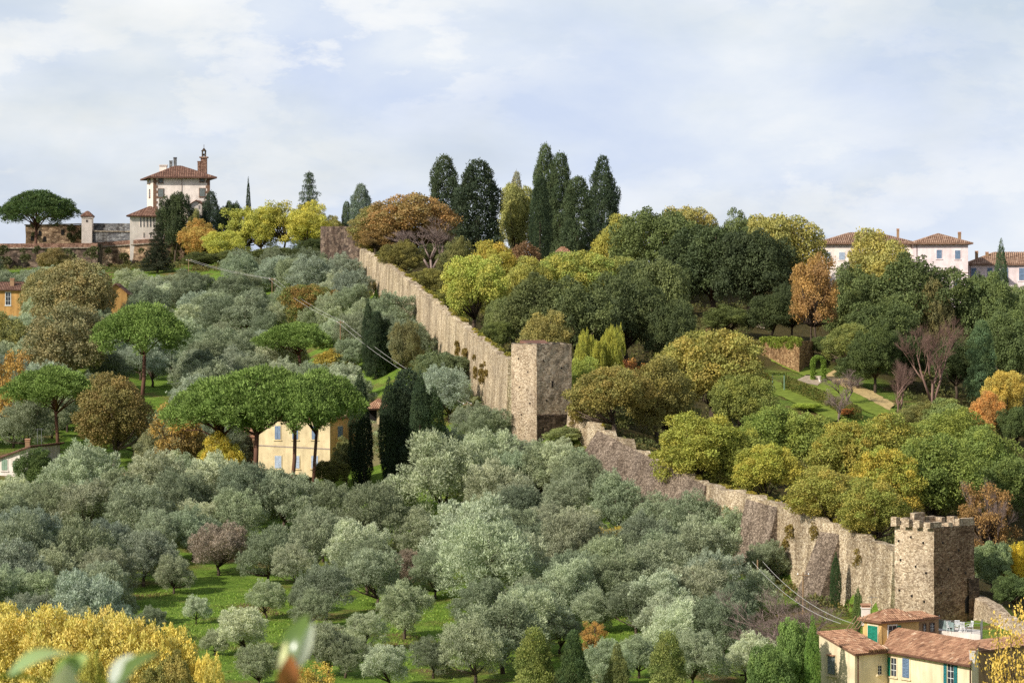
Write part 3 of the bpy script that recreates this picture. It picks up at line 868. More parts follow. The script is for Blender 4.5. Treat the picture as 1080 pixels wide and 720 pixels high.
# ------------------------------------------------------------------ houses
def tiles(mb, poly, sp=.3, course=.45, rise=.07, R=RNG):
    """barrel tiles laid up the plane of poly, whose first edge is the eave"""
    p0 = poly[0]; u = (poly[1] - p0).normalized()
    n = u.cross(poly[-1] - p0).normalized()
    if n.z < 0: n = -n
    v = n.cross(u)
    if v.z < 0: v = -v
    q = [((p - p0).dot(u), (p - p0).dot(v)) for p in poly]
    u0, u1 = min(a for a, _ in q), max(a for a, _ in q)
    k = int((u1 - u0) / sp)
    for i in range(k + 1):
        uc = u0 + (i + .5) * sp
        if uc > u1: break
        ys = []
        for (a, b), (c, d) in zip(q, q[1:] + q[:1]):
            if (a - uc) * (c - uc) < 0: ys.append(b + (d - b) * (uc - a) / (c - a))
        if len(ys) < 2: continue
        lo, hi = min(ys), max(ys); m = max(1, int((hi - lo) / course))
        for j in range(m):
            a, b = lo + (hi - lo) * j / m, lo + (hi - lo) * (j + 1) / m + .03
            mb.cur = min(1, max(0, R.gauss(.5, .15))); jit = R.uniform(-.015, .015)
            prof = [(-.40, 0), (-.28, .75), (0, 1), (.28, .75), (.40, 0)]
            base = len(mb.v)
            for vv, lift in ((a, .045), (b, .012)):
                for x, h in prof:
                    p = p0 + u * (uc + x * sp * .98 + jit) + v * vv + n * (h * rise + lift)
                    mb.v.append(tuple(p)); mb.t.append(mb.cur)
            for x in range(4): mb.f.append((base + x, base + x + 1, base + 6 + x, base + 5 + x))
            mb.f.append((base, base + 1, base + 2, base + 3, base + 4))
    mb.cur = .5

def roof(root, polys, mat='tile', sp=.3, course=.45, thick=.16, name='roof'):
    mb = MB(); mb.cur = .12
    for p in polys:
        mb.hexa([x - Vector((0, 0, thick)) for x in p], p)
    for p in polys: tiles(mb, p, sp, course, .23 * sp)
    return mb.build(name, M[mat], root)

def hip_polys(P, z, over, rise):
    """four roof planes over the plan quad P (in order), eaves at z"""
    c = sum(P, Vector((0, 0, 0))) / 4
    a, b = (P[1] - P[0]), (P[3] - P[0])
    la, lb = a.length, b.length; ua, ub = a / la, b / lb
    E = [P[0] - ua * over - ub * over, P[1] + ua * over - ub * over, P[2] + ua * over + ub * over, P[3] - ua * over + ub * over]
    E = [Vector((p.x, p.y, z)) for p in E]
    hl = max(.3, abs(la - lb) / 2); ax = ua if la >= lb else ub
    r0, r1 = Vector((c.x, c.y, z + rise)) - ax * hl, Vector((c.x, c.y, z + rise)) + ax * hl
    if la >= lb: return [[E[0], E[1], r1, r0], [E[1], E[2], r1], [E[2], E[3], r0, r1], [E[3], E[0], r0]]
    return [[E[0], E[1], r0], [E[1], E[2], r1, r0], [E[2], E[3], r1], [E[3], E[0], r0, r1]]

def shutter_mb(c, u, n, w, h, mb=None):
    """a louvred leaf with centre c, in the plane of u and z"""
    mb = mb or MB(); Z = Vector((0, 0, 1)); f = .07
    mb.box(c + u * (w / 2 - f / 2), u * f / 2, n * .025, Z * h / 2); mb.box(c - u * (w / 2 - f / 2), u * f / 2, n * .025, Z * h / 2)
    for s in (-1, 0, 1): mb.box(c + Z * s * (h / 2 - f / 2), u * (w / 2 - f), n * .024, Z * f / 2)
    k = max(4, int(h / .14))
    for i in range(k): mb.box(c + Z * (-h / 2 + f + (h - 2 * f) * (i + .5) / k), u * (w / 2 - f), n * .012 + Z * .012, Z * (h / k * .30) - n * .016)
    return mb

def window(root, A, B, px, py, wpx, hpx, shut=None, state='open', frame='trim', sill=True, depth=.06, pane='glass', label=None, cut_shutters=(True, True)):
    p = on_line(px, A, B); u = (B - A); u.z = 0; u.normalize()
    n = Vector((u.y, -u.x, 0))
    if n.dot(Vector((p.x, p.y, 0))) > 0: n = -n
    kx = (px - CX) / F; w = wpx * p.y / F / max(.15, abs(u.x - kx * u.y)); h = hpx * p.y / F
    c = Vector((p.x, p.y, (HY - py) * p.y / F)); Z = Vector((0, 0, 1)); t = min(.14, w * .14)
    mb = MB()
    for s in (-1, 1):
        mb.box(c + u * s * (w / 2 + t / 2), u * t / 2, n * depth, Z * (h / 2 + t))
        mb.box(c + Z * s * (h / 2 + t / 2), u * w / 2, n * depth, Z * t / 2)
    if sill: mb.box(c - Z * (h / 2 + t + .05) , u * (w / 2 + t + .1), n * (depth + .1), Z * .05)
    f = mb.build('window', M[frame], root, label)
    mb = MB(); mb.box(c, u * w / 2, n * .012, Z * h / 2); mb.build('pane', M[pane], f)
    if shut != 'closed_only' and state != 'closed':
        mb = MB(); s = min(.05, w * .06)
        mb.box(c + n * .02, u * s / 2, n * .012, Z * h / 2)
        for q in (-.17, .17): mb.box(c + n * .02 + Z * h * q, u * w / 2, n * .010, Z * s / 2)
        mb.build('sash', M['white_paint'], f)
    if shut:
        for i, s in enumerate((-1, 1)):
            if not cut_shutters[i]: continue
            if state == 'closed': q = c + u * s * w / 4 + n * (depth + .03)
            else: q = c + u * s * (w * .75 + t * .6) + n * (depth + .03)
            shutter_mb(q, u, n, w / 2 * .97, h * 1.0).build('shutter', M[shut], f)
    return f

def downpipe(root, A, B, px, py0, py1, mat='copper'):
    p = on_line(px, A, B); u = (B - A).normalized(); n = Vector((u.y, -u.x, 0))
    if n.dot(Vector((p.x, p.y, 0))) > 0: n = -n
    q = p + n * .09
    mb = MB(); mb.tube([Vector((*q.xy, (HY - py0) * p.y / F)), Vector((*q.xy, (HY - py1) * p.y / F))], .06, 8); mb.build('downpipe', M[mat], root)

def chimney(root, p, w, h, mat='brownwall', cap='tile', d=None, name='chimney'):
    mb = MB(); x, y = Vector((w / 2, 0, 0)), Vector((0, (d or w) / 2, 0))
    mb.box(p + Vector((0, 0, h / 2 - .4)), x, y, Vector((0, 0, h / 2 + .4)))
    mb.box(p + Vector((0, 0, h - .02)), x * 1.18, y * 1.18, Vector((0, 0, .06)))
    f = mb.build(name, M[mat], root)
    mb = MB()
    for s in (-1, 1): mb.box(p + Vector((0, s * (d or w) * .4, h + .14)), x, y * .12, Vector((0, 0, .1)))
    for s in (-1, 1): mb.hexa([p + Vector((-w * .62, -(d or w) * .62, h + .24)), p + Vector((w * .62, -(d or w) * .62, h + .24)), p + Vector((w * .62, (d or w) * .62, h + .24)), p + Vector((-w * .62, (d or w) * .62, h + .24))],
                              [p + Vector((x_ * w * .62, y_ * .03, h + .42)) for x_, y_ in ((-1, -1), (1, -1), (1, 1), (-1, 1))]) if s > 0 else None
    mb.build('chimney_cap', M[cap], f)
    return f

def gnd(p): return terr(p.x, p.y)
def flat(p, z): return Vector((p.x, p.y, z))

# ---- cream house under the battlemented tower
hx = thing('house', 'cream house with stepped terracotta roofs and green shutters under the battlemented tower', 'house', Vector((37, 290, terr(37, 290))))
zb = terr(37, 288) - 5
dA = Vector((-.5, .866, 0)); dB = Vector((.80, .60, 0))
KA = at(901.5, 0, 285); LA = on_line(864, KA, KA + dA); RA = on_line(936, KA, KA + dB)
zL, zK = (HY - 667) * LA.y / F, (HY - 689) * KA.y / F
BA = LA + (RA - KA)
mb = MB(); mb.prism([KA, RA, BA, LA], zb, [zK, zK, zL, zL]); wa = mb.build('wall', M['cream'], hx)
o_, u_ = .28, (RA - KA).normalized(); w_ = (KA - LA).normalized(); sl = (zK - zL) / (KA - LA).length
roof(hx, [[flat(KA - u_ * o_ + w_ * .45, zK + .10 + sl * .45), flat(RA + u_ * .1 + w_ * .45, zK + .10 + sl * .45), flat(BA + u_ * .1, zL + .10), flat(LA - u_ * o_, zL + .10)]], sp=.26, course=.42)
window(hx, KA, LA, 877.5, 701, 7.5, 19, 'grey_paint', 'closed', frame='cream')
mb = MB(); c_ = on_line(877.5, KA, LA); mb.box(Vector((c_.x - .12, c_.y - .08, (HY - 690.5) * c_.y / F)), (LA - KA).normalized() * .62, Vector((-.15, -.09, 0)), Vector((0, 0, .05))); mb.build('canopy', M['tile'], hx)
downpipe(hx, KA, RA, 904.5, 691, 740)
# row of loose tiles capping the end of that roof
mb = MB()
for i in range(9):
    p = KA.lerp(RA, .35 + i * .07) - w_ * .3; mb.cur = RNG.random(); mb.tube([flat(p, zK + .42), flat(p + w_ * .8, zK + .22)], [.16, .13], 6)
mb.build('ridge_tiles', M['tile'], hx)
# main block: lit front facing the sun, roof falling towards us
KC = at(934, 0, 288); RC = at(1025, 0, 277); dC = Vector((.28, .96, 0))
zC0, zC1 = (HY - 686) * 288 / F, (HY - 702) * 277 / F
zC = (zC0 + zC1) / 2
W_ = 4.6; zR = zC + 2.05
BC, LC = RC + dC * W_, KC + dC * W_
mb = MB(); mb.prism([KC, RC, BC, LC], zb, [zC0, zC1, zC1 + 1.6, zC0 + 1.6]); mb.build('wall', M['cream'], hx)
fo = (KC - RC).normalized(); no = Vector((fo.y, -fo.x, 0));
if no.y > 0: no = -no
roof(hx, [[flat(KC + no * .45, zC0 + .08), flat(RC + no * .45 - fo * .25, zC1 + .08), flat(BC - fo * .25, zC1 + 1.8), flat(LC, zC0 + 1.8)]], sp=.26, course=.40)
mb = MB(); mb.tube([flat(KC + no * .5, zC0 - .02), flat(RC + no * .5 - fo * .2, zC1 - .02)], .07, 8); mb.build('gutter', M['copper'], hx)
window(hx, KC, RC, 943, 703, 5.5, 19, 'green_paint', 'open', frame='cream', cut_shutters=(True, False))
window(hx, KC, RC, 956, 704, 7, 20, 'blue_paint', 'closed', frame='cream')
window(hx, KC, RC, 1003, 711, 6.5, 22, 'teal_paint', 'open', frame='cream')
downpipe(hx, KC, RC, 1024, 704, 740)
window(hx, KA, RA, 927.5, 706, 4, 9, None, frame='cream')
chimney(hx, flat(RC.lerp(BC, .15) - fo * -.1, zC1 + .35), .45, .95, 'white')
# upper storey with green shutters
KB = at(930, 0, 291); LB = on_line(910, KB, KB + dA); RB = on_line(969, KB, KB + Vector((.86, .51, 0))); BB = LB + RB - KB
zB = (HY - 656) * 291 / F
mb = MB(); mb.prism([KB, RB, BB, LB], zb + 3, zB); mb.build('wall', M['ochre'], hx)
P_ = [KB, RB, BB, LB]
roof(hx, hip_polys([flat(p, 0) for p in P_], zB + .08, .42, .95), sp=.26, course=.40)
window(hx, KB, LB, 921, 668, 10, 17, 'green_paint', 'closed', frame='cream')
window(hx, KB, RB, 941, 667, 8, 15, 'green_paint', 'open', frame='white_paint', cut_shutters=(False, True))
chimney(hx, flat(LB + Vector((.3, .2, 0)), zB + .25), .8, .9, 'white')
mb = MB(); mb.tube([flat(LB + Vector((.9, .5, 0)), zB), flat(LB + Vector((.9, .5, 0)), zB + 2.2)], .025, 6); mb.tube([flat(LB + Vector((.5, .5, 0)), zB + 2.1), flat(LB + Vector((1.5, .5, 0)), zB + 2.1)], .018, 5)
for k in range(4): mb.tube([flat(LB + Vector((.6 + k * .25, .15, 0)), zB + 2.1), flat(LB + Vector((.6 + k * .25, .85, 0)), zB + 2.1)], .012, 4)
mb.build('aerial', M['metal'], hx)
# slatted timber frame over the little roof window
mb = MB(); c0 = at(893, 663, 288.5)
for k in range(4): mb.tube([c0 + Vector((k * .38, .12 * k, 0)), c0 + Vector((k * .38 + 1.0, .12 * k + .9, 1.15))], .045, 6)
mb.tube([c0, c0 + Vector((1.2, .4, 0))], .045, 6); mb.build('pergola', M['wood'], hx)
# back room beside the terrace
K4 = at(969, 0, 293.5); R4 = on_line(990, K4, K4 + Vector((.86, .51, 0))); L4 = K4 + dA * 3; B4 = R4 + dA * 3
z4 = (HY - 652) * 293.5 / F
mb = MB(); mb.prism([K4, R4, B4, L4], zb + 3, z4); mb.build('wall', M['brownwall'], hx)
roof(hx, [[flat(K4 - dA * .3, z4 + .05), flat(R4 - dA * .3, z4 + .05), flat(B4, z4 + .35), flat(L4, z4 + .35)]], sp=.26)
window(hx, K4, R4, 975, 662, 3, 9, None, frame='brownstone'); window(hx, K4, R4, 983, 661, 4.5, 9, None, frame='brownstone')
# roof terrace: slab, parapet and glass railing
T0 = at(988, 0, 295.5); T1 = at(1034, 0, 291.5); tb = Vector((.2, .98, 0)) * 4.2
zt = (HY - 667) * 293 / F
mb = MB(); mb.prism([T0, T1, T1 + tb, T0 + tb], zt - 3.5, zt); mb.build('terrace', M['white'], hx)
mb = MB()
for a, b in ((T0, T1), (T1, T1 + tb), (T0 + tb, T0)):
    u = b - a; k = max(2, int(u.length / 1.0))
    for i in range(k + 1): mb.tube([flat(a + u * i / k, zt), flat(a + u * i / k, zt + 1.05)], .025, 6)
    mb.tube([flat(a, zt + 1.05), flat(b, zt + 1.05)], .025, 6)
rl = mb.build('railing', M['metal'], hx)
mb = MB(); u = (T1 - T0); mb.box(flat(T0 + u * .22, zt + .55), u * .18, Vector((0, .012, 0)), Vector((0, 0, .42))); mb.build('railing_panel', M['rail'], rl)
def garden_chair(x, y, z, rz, lab):
    t = thing('garden_chair', lab, 'chair', (x, y, z), 'white chairs on the roof terrace', rz)
    Z = Vector((0, 0, 1)); o = t.location
    def part(nm, f):
        mb = MB(); f(mb); ob = mb.build(nm, M['white_paint'], t); return ob
    part('seat', lambda m: m.box(o + Z * .43, (.24, 0, 0), (0, .23, 0), (0, 0, .02)))
    def back(m):
        for k in range(5): m.box(o + Vector((-.20 + k * .10, .25, .70)), (.03, 0, 0), (0, .015, 0), (0, .03, .24))
        m.box(o + Vector((0, .28, .95)), (.25, 0, 0), (0, .02, 0), (0, 0, .04))
    part('backrest', back)
    for sx in (-1, 1):
        part('armrest', lambda m: m.tube([o + Vector((sx * .26, .25, .66)), o + Vector((sx * .27, -.18, .64)), o + Vector((sx * .25, -.22, .43))], .025, 6))
        for sy in (-1, 1): part('leg', lambda m: m.tube([o + Vector((sx * .20, sy * .19, .42)), o + Vector((sx * .24, sy * .24, 0))], [.028, .02], 6))
for i, (px, Y, rz, lab) in enumerate(((1002, 294.2, .4, 'white slatted garden chair, first from the left on the roof terrace'),
        (1009, 295.0, -.3, 'white slatted garden chair, second from the left on the roof terrace'),
        (1016, 294.0, 2.6, 'white slatted garden chair, third from the left on the roof terrace'),
        (1023, 294.6, -1.2, 'white slatted garden chair, fourth from the left on the roof terrace'))):
    p = at(px, 0, Y); garden_chair(p.x, p.y, zt, rz, lab)
tb_ = thing('garden_table', 'small white round garden table among the terrace chairs', 'table', flat(at(1012.5, 0, 294.4), zt))
mb = MB(); o = tb_.location; mb.tube([o + Vector((0, 0, .70)), o + Vector((0, 0, .73))], .45, 20); mb.build('tabletop', M['white_paint'], tb_)
mb = MB(); mb.tube([o, o + Vector((0, 0, .03)), o + Vector((0, 0, .05)), o + Vector((0, 0, .7))], [.25, .24, .04, .035], 12); mb.build('leg', M['white_paint'], tb_)
# plain brown house behind the yellow tree
hb = thing('house', 'plain brown house wall half hidden by the yellow tree beside the cream house', 'house', flat(at(1050, 0, 283), zb + 3))
K5 = at(1027, 0, 281); R5 = at(1100, 0, 289); dd = Vector((-.1, .99, 0)) * 7; z5 = (HY - 688) * 281 / F
mb = MB(); mb.prism([K5, R5, R5 + dd, K5 + dd], zb, z5); mb.build('wall', M['brownwall'], hb)
roof(hb, hip_polys([flat(p, 0) for p in (K5, R5, R5 + dd, K5 + dd)], z5 + .05, .3, .35), sp=.28)
window(hb, K5, R5, 1046, 704, 2.5, 13, None, frame='brownstone', sill=False); window(hb, K5, R5, 1054, 705, 2.5, 10, None, frame='brownstone', sill=False)

# ---- yellow house behind the stone pines
hy = thing('house', 'yellow two-storey house with blue shutters behind the group of stone pines', 'house', flat(at(310, 0, 480), terr(at(310, 0, 480).x, 480)))
zg = terr(at(310, 0, 478).x, 478) - 3
Ky = at(348, 0, 475); Ly = at(271, 0, 479); back = Vector((.05, 1, 0)) * 11
zy = (HY - 441) * 478 / F
mb = MB(); mb.prism([Ly, Ky, Ky + back, Ly + back], zg, zy); mb.build('wall', M['yellow'], hy)
roof(hy, hip_polys([Ly, Ky, Ky + back, Ly + back], zy + .05, .6, 2.0), sp=.34, course=.5)
mb = MB(); mb.box(flat((Ly + Ky) / 2 + Vector((0, -.02, 0)), (HY - 471) * 478 / F), (Ky - Ly) / 2, Vector((0, .05, 0)), Vector((0, 0, .09))); mb.build('string_course', M['trim'], hy)
for px in (293, 311.5, 332): window(hy, Ly, Ky, px, 456, 6, 14, 'blue_paint', 'closed', frame='yellow')
for px in (293.5, 312.5, 332): window(hy, Ly, Ky, px, 487, 7, 13, 'bluewhite_paint', 'closed', frame='yellow')
Ry = at(374, 0, 488); z6 = (HY - 442) * 479 / F
mb = MB(); mb.prism([Ky + Vector((.02, 0.6, 0)), Ry, Ry + back * .6, Ky + back * .6 + Vector((.02, 0, 0))], zg, z6); mb.build('wall', M['ochre'], hy)
roof(hy, hip_polys([Ky + Vector((.02, .6, 0)), Ry, Ry + back * .6, Ky + back * .6], z6 + .1, .5, 1.9), sp=.34, course=.5)
window(hy, Ky + Vector((0, .6, 0)), Ry, 358.5, 455, 5, 11, 'blue_paint', 'closed', frame='yellow')
L7 = at(256, 0, 489)
mb = MB(); mb.prism([L7, Ly + Vector((-.02, 1.5, 0)), Ly + Vector((-.02, 8, 0)), L7 + Vector((0, 8, 0))], zg, (HY - 462) * 479 / F); mb.build('wall', M['brownwall'], hy)
zq7, zq8 = (HY - 462) * 479 / F + .05, (HY - 455) * 479 / F + .05
roof(hy, [[flat(L7 + Vector((-.4, -.3, 0)), zq7), flat(Ly + Vector((-.02, 1.2, 0)), zq7), flat(Ly + Vector((-.02, 8, 0)), zq8), flat(L7 + Vector((-.4, 8, 0)), zq8)]], sp=.34)
# loggia turret of the same house
K8, R8 = at(386, 0, 478), at(411, 0, 480); b8 = Vector((.1, 4.5, 0)); z8 = (HY - 431) * 478 / F
mb = MB(); mb.prism([K8, R8, R8 + b8, K8 + b8], zg, (HY - 447) * 478 / F)
for p in (K8, K8.lerp(R8, .48), R8, K8 + b8, R8 + b8): mb.box(flat(p + Vector((.12 if p is not R8 else -.22, .25, 0)), (HY - 439) * 478 / F), (.22, 0, 0), (0, .22, 0), (0, 0, 1.35))
mb.build('loggia', M['yellow'], hy)
mb = MB(); mb.box(flat((K8 + R8) / 2 + Vector((0, 2.6, 0)), (HY - 439) * 478 / F), (1.7, 0, 0), (0, .1, 0), (0, 0, 1.3)); mb.build('loggia_shade', M['dark'], hy)  # dark block stands for the shade inside the loggia
roof(hy, hip_polys([K8, R8, R8 + b8, K8 + b8], z8, .5, 1.5), sp=.34)
chimney(hy, flat(Ky + Vector((2.2, 4, 0)), zy + 1.2), .6, 1.3, 'yellow')

# ---- white house at the left edge
hw = thing('house', 'low white house with shallow brown roof and green shutters at the left edge', 'house', flat(at(20, 0, 476), terr(at(20, 0, 476).x, 476)))
Kw = at(30, 0, 470); Lw = at(-45, 0, 474); Rw = at(63, 0, 482); Bw = Lw + Rw - Kw
zk, zl = (HY - 472) * 470 / F, (HY - 499) * 474 / F
zgw = terr(Kw.x, 470) - 3
mb = MB(); mb.prism([Kw, Rw, Bw, Lw], zgw, [zk, zk, zl, zl]); mb.build('wall', M['white'], hw)
uo = (Rw - Kw).normalized() * .6; wo = (Lw - Kw).normalized() * .6; sw = (zl - zk) / (Lw - Kw).length
roof(hw, [[flat(Lw - uo, zl + .1), flat(Bw + uo, zl + .1), flat(Rw + uo - wo, zk + .1 - sw * .6), flat(Kw - uo - wo, zk + .1 - sw * .6)]], 'tiledark', sp=.32)
window(hw, Lw, Kw, 5, 490, 6, 11, 'palegreen_paint', 'closed', frame='white'); window(hw, Lw, Kw, 16, 491, 4.5, 10, 'palegreen_paint', 'closed', frame='white')
chimney(hw, flat(Kw + uo * 4 + wo * 2, zk - .4), .7, 1.3, 'brownwall')
mb = MB()
for dx in (0, .6): mb.tube([flat(Kw + uo * 6 + Vector((dx, 0, 0)), zk - .5), flat(Kw + uo * 6 + Vector((dx, 0, 0)), zk + 2.9)], .035, 6)
mb.tube([flat(Kw + uo * 6 + Vector((-.4, 0, 0)), zk + 2.7), flat(Kw + uo * 6 + Vector((1.0, 0, 0)), zk + 2.7)], .025, 5); mb.build('aerial', M['metal'], hw)

# ---- orange house behind the brown trees
ho = thing('house', 'orange farmhouse with brown tiled roofs behind the tall brown trees', 'house', flat(at(60, 0, 712), terr(at(60, 0, 712).x, 712)))
Lo, Ko = at(-28, 0, 704), at(112, 0, 706); bo = Vector((0, 10, 0)); zo = (HY - 306) * 705 / F; zgo = terr(Ko.x, 705) - 4
mb = MB(); mb.prism([Lo, Ko, Ko + bo, Lo + bo], zgo, zo); mb.build('wall', M['orange'], ho)
roof(ho, hip_polys([Lo, Ko, Ko + bo, Lo + bo], zo + .05, .7, 1.9), 'tiledark', sp=.4, course=.6)
window(ho, Lo, Ko, 8.5, 315, 5, 13, None, frame='white_paint'); window(ho, Lo, Ko, 40.5, 318, 4.5, 12, None, frame='white_paint'); window(ho, Lo, Ko, 70, 318, 4.5, 12, None, frame='white_paint')
mb = MB(); Lp, Kp = at(111, 0, 701.5), at(134, 0, 703); za, ze = (HY - 299.5) * 702 / F, (HY - 309) * 702 / F; mid = (Lp + Kp) / 2; bp = Vector((-.3, 9, 0))
mb.hexa([flat(p, zgo) for p in (Lp, Kp, Kp + bp, Lp + bp)], [flat(Lp, ze), flat(Kp, ze), flat(Kp + bp, ze), flat(Lp + bp, ze)])
mb.hexa([flat(Lp, ze), flat(Kp, ze), flat(mid, za)], [flat(Lp + bp, ze), flat(Kp + bp, ze), flat(mid + bp, za)])
mb.build('wall', M['orange'], ho)
e_ = (Kp - Lp) * .12 + Vector((0, 0, -(za - ze) * .24)); y_ = Vector((0, -.5, 0))
roof(ho, [[flat(Lp, ze) - (Kp - Lp) * .12 + Vector((0, 0, -(za - ze) * .24 + .1)) + bp, flat(Lp, ze) - (Kp - Lp) * .12 + Vector((0, 0, -(za - ze) * .24 + .1)) + y_, flat(mid, za + .1) + y_, flat(mid, za + .1) + bp],
          [flat(Kp, ze) + e_ + Vector((0, 0, .1)) + y_, flat(Kp, ze) + e_ + Vector((0, 0, .1)) + bp, flat(mid, za + .1) + bp, flat(mid, za + .1) + y_]], 'tiledark', sp=.4, course=.6)
chimney(ho, flat(at(13, 0, 707), zo + .8), .9, 1.6, 'brownwall'); chimney(ho, flat(at(100, 0, 708), zo + 1.0), .9, 2.0, 'brownwall')

# ---- fort on the skyline
def fort_stretch(label, pts, mat, thick, h, cop=1.0):
    root = thing('fort_wall', label, 'fort wall', flat(pts[0].lerp(pts[-1], .5), pts[0].z - h))
    mb = MB()
    for a, b in zip(pts[:-1], pts[1:]):
        n = gnorm(a, b); n = n if n.y > 0 else -n
        for p, q, za_, zb_, zc_, zd_ in ((a, b, a.z - h, b.z - h, b.z, a.z),):
            mb.patch(flat(p - n * 1.2, za_), flat(q - n * 1.2, zb_), flat(q, zc_), flat(p, zd_), .9, .16, .4)
            mb.patch(flat(p, zd_), flat(q, zc_), flat(q + n * thick, zc_), flat(p + n * thick, zd_), 1.2, .05, .4)
            mb.patch(flat(p + n * thick, zd_), flat(q + n * thick, zc_), flat(q + n * thick, zb_), flat(p + n * thick, za_), 2, .05, .4)
    for e, o in ((pts[0], pts[1]), (pts[-1], pts[-2])):
        n = gnorm(pts[0], pts[1]); n = n if n.y > 0 else -n
        mb.patch(flat(e - n * 1.2, e.z - h), flat(e + n * thick, e.z - h), flat(e + n * thick, e.z), flat(e, e.z), 1.0, .1, .4)
    mb.build('masonry', M[mat], root)
    mb = MB()
    for a, b in zip(pts[:-1], pts[1:]):
        n = gnorm(a, b); n = n if n.y > 0 else -n; d = (b - a) / 2; m = (a + b) / 2
        mb.hexa([p + Vector((0, 0, -cop)) for p in (a - n * .35, b - n * .35, b + n * 1.2, a + n * 1.2)], [p + Vector((0, 0, .18)) for p in (a - n * .35, b - n * .35, b + n * 1.2, a + n * 1.2)])
    mb.build('coping', M['fortbrick'], root)
    mb = MB()
    for a, b in zip(pts[:-1], pts[1:]):
        n = gnorm(a, b); n = n if n.y > 0 else -n
        mb.tube([a - n * .45 + Vector((0, 0, -cop - .15)), b - n * .45 + Vector((0, 0, -cop - .15))], .22, 8)
    mb.build('string_course', M['coping'], root)
    return root
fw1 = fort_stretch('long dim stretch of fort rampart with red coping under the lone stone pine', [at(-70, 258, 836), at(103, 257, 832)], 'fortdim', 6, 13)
fw2 = fort_stretch('rough sunlit stretch of fort rampart under the white villa', [at(101, 256.5, 852), at(160, 252.5, 850), at(205, 251, 856)], 'fortwall', 6, 14)
R0 = random.Random(21)
for root, pts, rgb, n in ((fw1, [at(-20, 266, 830), at(100, 266, 826)], (84, 86, 56), 26), (fw2, [at(108, 268, 847), at(200, 265, 850)], (92, 90, 56), 24)):
    cl = []
    for i in range(n):
        p = pts[0].lerp(pts[1], R0.random()); a = R0.uniform(.4, 1.0); cl.append([p.x, p.y, p.z + R0.uniform(-3.5, 1.2), a * 1.2, .7, a])
    leaves_obj('ivy', cl, 4000, .5, .34, 30 + n, rgb, root)
# ochre-grey bastion building under the pine
fb = thing('fort_building', 'low rough stone fort building with small dark windows behind the stone pine', 'fort building', flat(at(60, 0, 872), 12))
A_, B_ = at(27, 0, 868), at(88, 0, 872); bk = Vector((0, 14, 0)); zf0, zf1 = 10.0, (HY - 237) * 870 / F
mb = MB()
for p, q in ((A_, B_), (B_, B_ + bk), (A_ + bk, A_)): mb.patch(flat(p, zf0), flat(q, zf0), flat(q, zf1), flat(p, zf1), .8, .12, .5)
mb.poly([flat(p, zf1) for p in (A_, B_, B_ + bk, A_ + bk)]); mb.build('wall', M['fortwall'], fb)
mb = MB(); mb.box(flat((A_ + B_) / 2 + Vector((0, .3, 0)), zf1 + .1), (B_ - A_) / 2 + Vector((.3, 0, 0)), Vector((0, .7, 0)), Vector((0, 0, .15))); mb.build('coping', M['greywall'], fb)
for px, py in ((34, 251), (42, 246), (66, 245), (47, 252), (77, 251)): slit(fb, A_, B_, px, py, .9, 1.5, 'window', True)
cl = []
for i in range(13):
    p = A_.lerp(B_, R0.choice([.1, .5, .74, .8, .95])); a = R0.uniform(.4, .9); cl.append([p.x + R0.uniform(-1, 1), p.y - .3, R0.uniform(zf1 - 5, zf1), a * .8, .5, a])
leaves_obj('ivy', cl, 3500, .45, .3, 41, (62, 62, 40), fb)
# sentry turret and curtain wall
ft = thing('sentry_turret', 'small square sentry turret with pointed tiled roof on the fort', 'turret', flat(at(91, 0, 866), 18))
A_, B_ = at(86, 0, 866), at(97, 0, 867); bk = Vector((0, 3, 0)); z1 = (HY - 228) * 866 / F
mb = MB(); mb.prism([A_, B_, B_ + bk, A_ + bk], 10, z1)
mb.prism([p + v for p, v in zip([A_, B_, B_ + bk, A_ + bk], [Vector((-.2, -.2, 0)), Vector((.2, -.2, 0)), Vector((.2, .2, 0)), Vector((-.2, .2, 0))])], z1 - .5, z1 - .2)
mb.build('wall', M['pale'], ft)
roof(ft, hip_polys([A_, B_, B_ + bk, A_ + bk], z1, .35, 1.5), 'tiledark', sp=.35)
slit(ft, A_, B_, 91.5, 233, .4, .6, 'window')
fc = thing('fort_wall', 'tall grey curtain wall between the sentry turret and the white villa', 'fort wall', flat(at(118, 0, 868), 18))
A_, B_ = at(97, 0, 868), at(140, 0, 866); bk = Vector((0, 3, 0))
mb = MB()
z0, z1, z2 = 10, (HY - 244.5) * 868 / F, (HY - 235.5) * 868 / F
mb.patch(flat(A_, z0), flat(B_, z0), flat(B_, z1), flat(A_, z1), 1, .06, .5); mb.patch(flat(A_ + Vector((0, 2, 0)), z1 - .2), flat(B_ + Vector((0, 2, 0)), z1 - .2), flat(B_ + Vector((0, 2, 0)), z2), flat(A_ + Vector((0, 2, 0)), z2), 1, .06, .5)
mb.patch(flat(A_, z1), flat(B_, z1), flat(B_ + bk, z1), flat(A_ + bk, z1), 1, .04, .5); mb.box(flat((A_ + B_) / 2 + Vector((0, 2.8, 0)), (z1 + z2) / 2), (B_ - A_) / 2, (0, .7, 0), (0, 0, (z2 - z1) / 2))
mb.build('masonry', M['greywall'], fc)
mb = MB(); mb.box(flat((A_ + B_) / 2 + Vector((0, .1, 0)), z1 + .12), (B_ - A_) / 2, (0, .45, 0), (0, 0, .2)); mb.build('coping', M['coping'], fc)

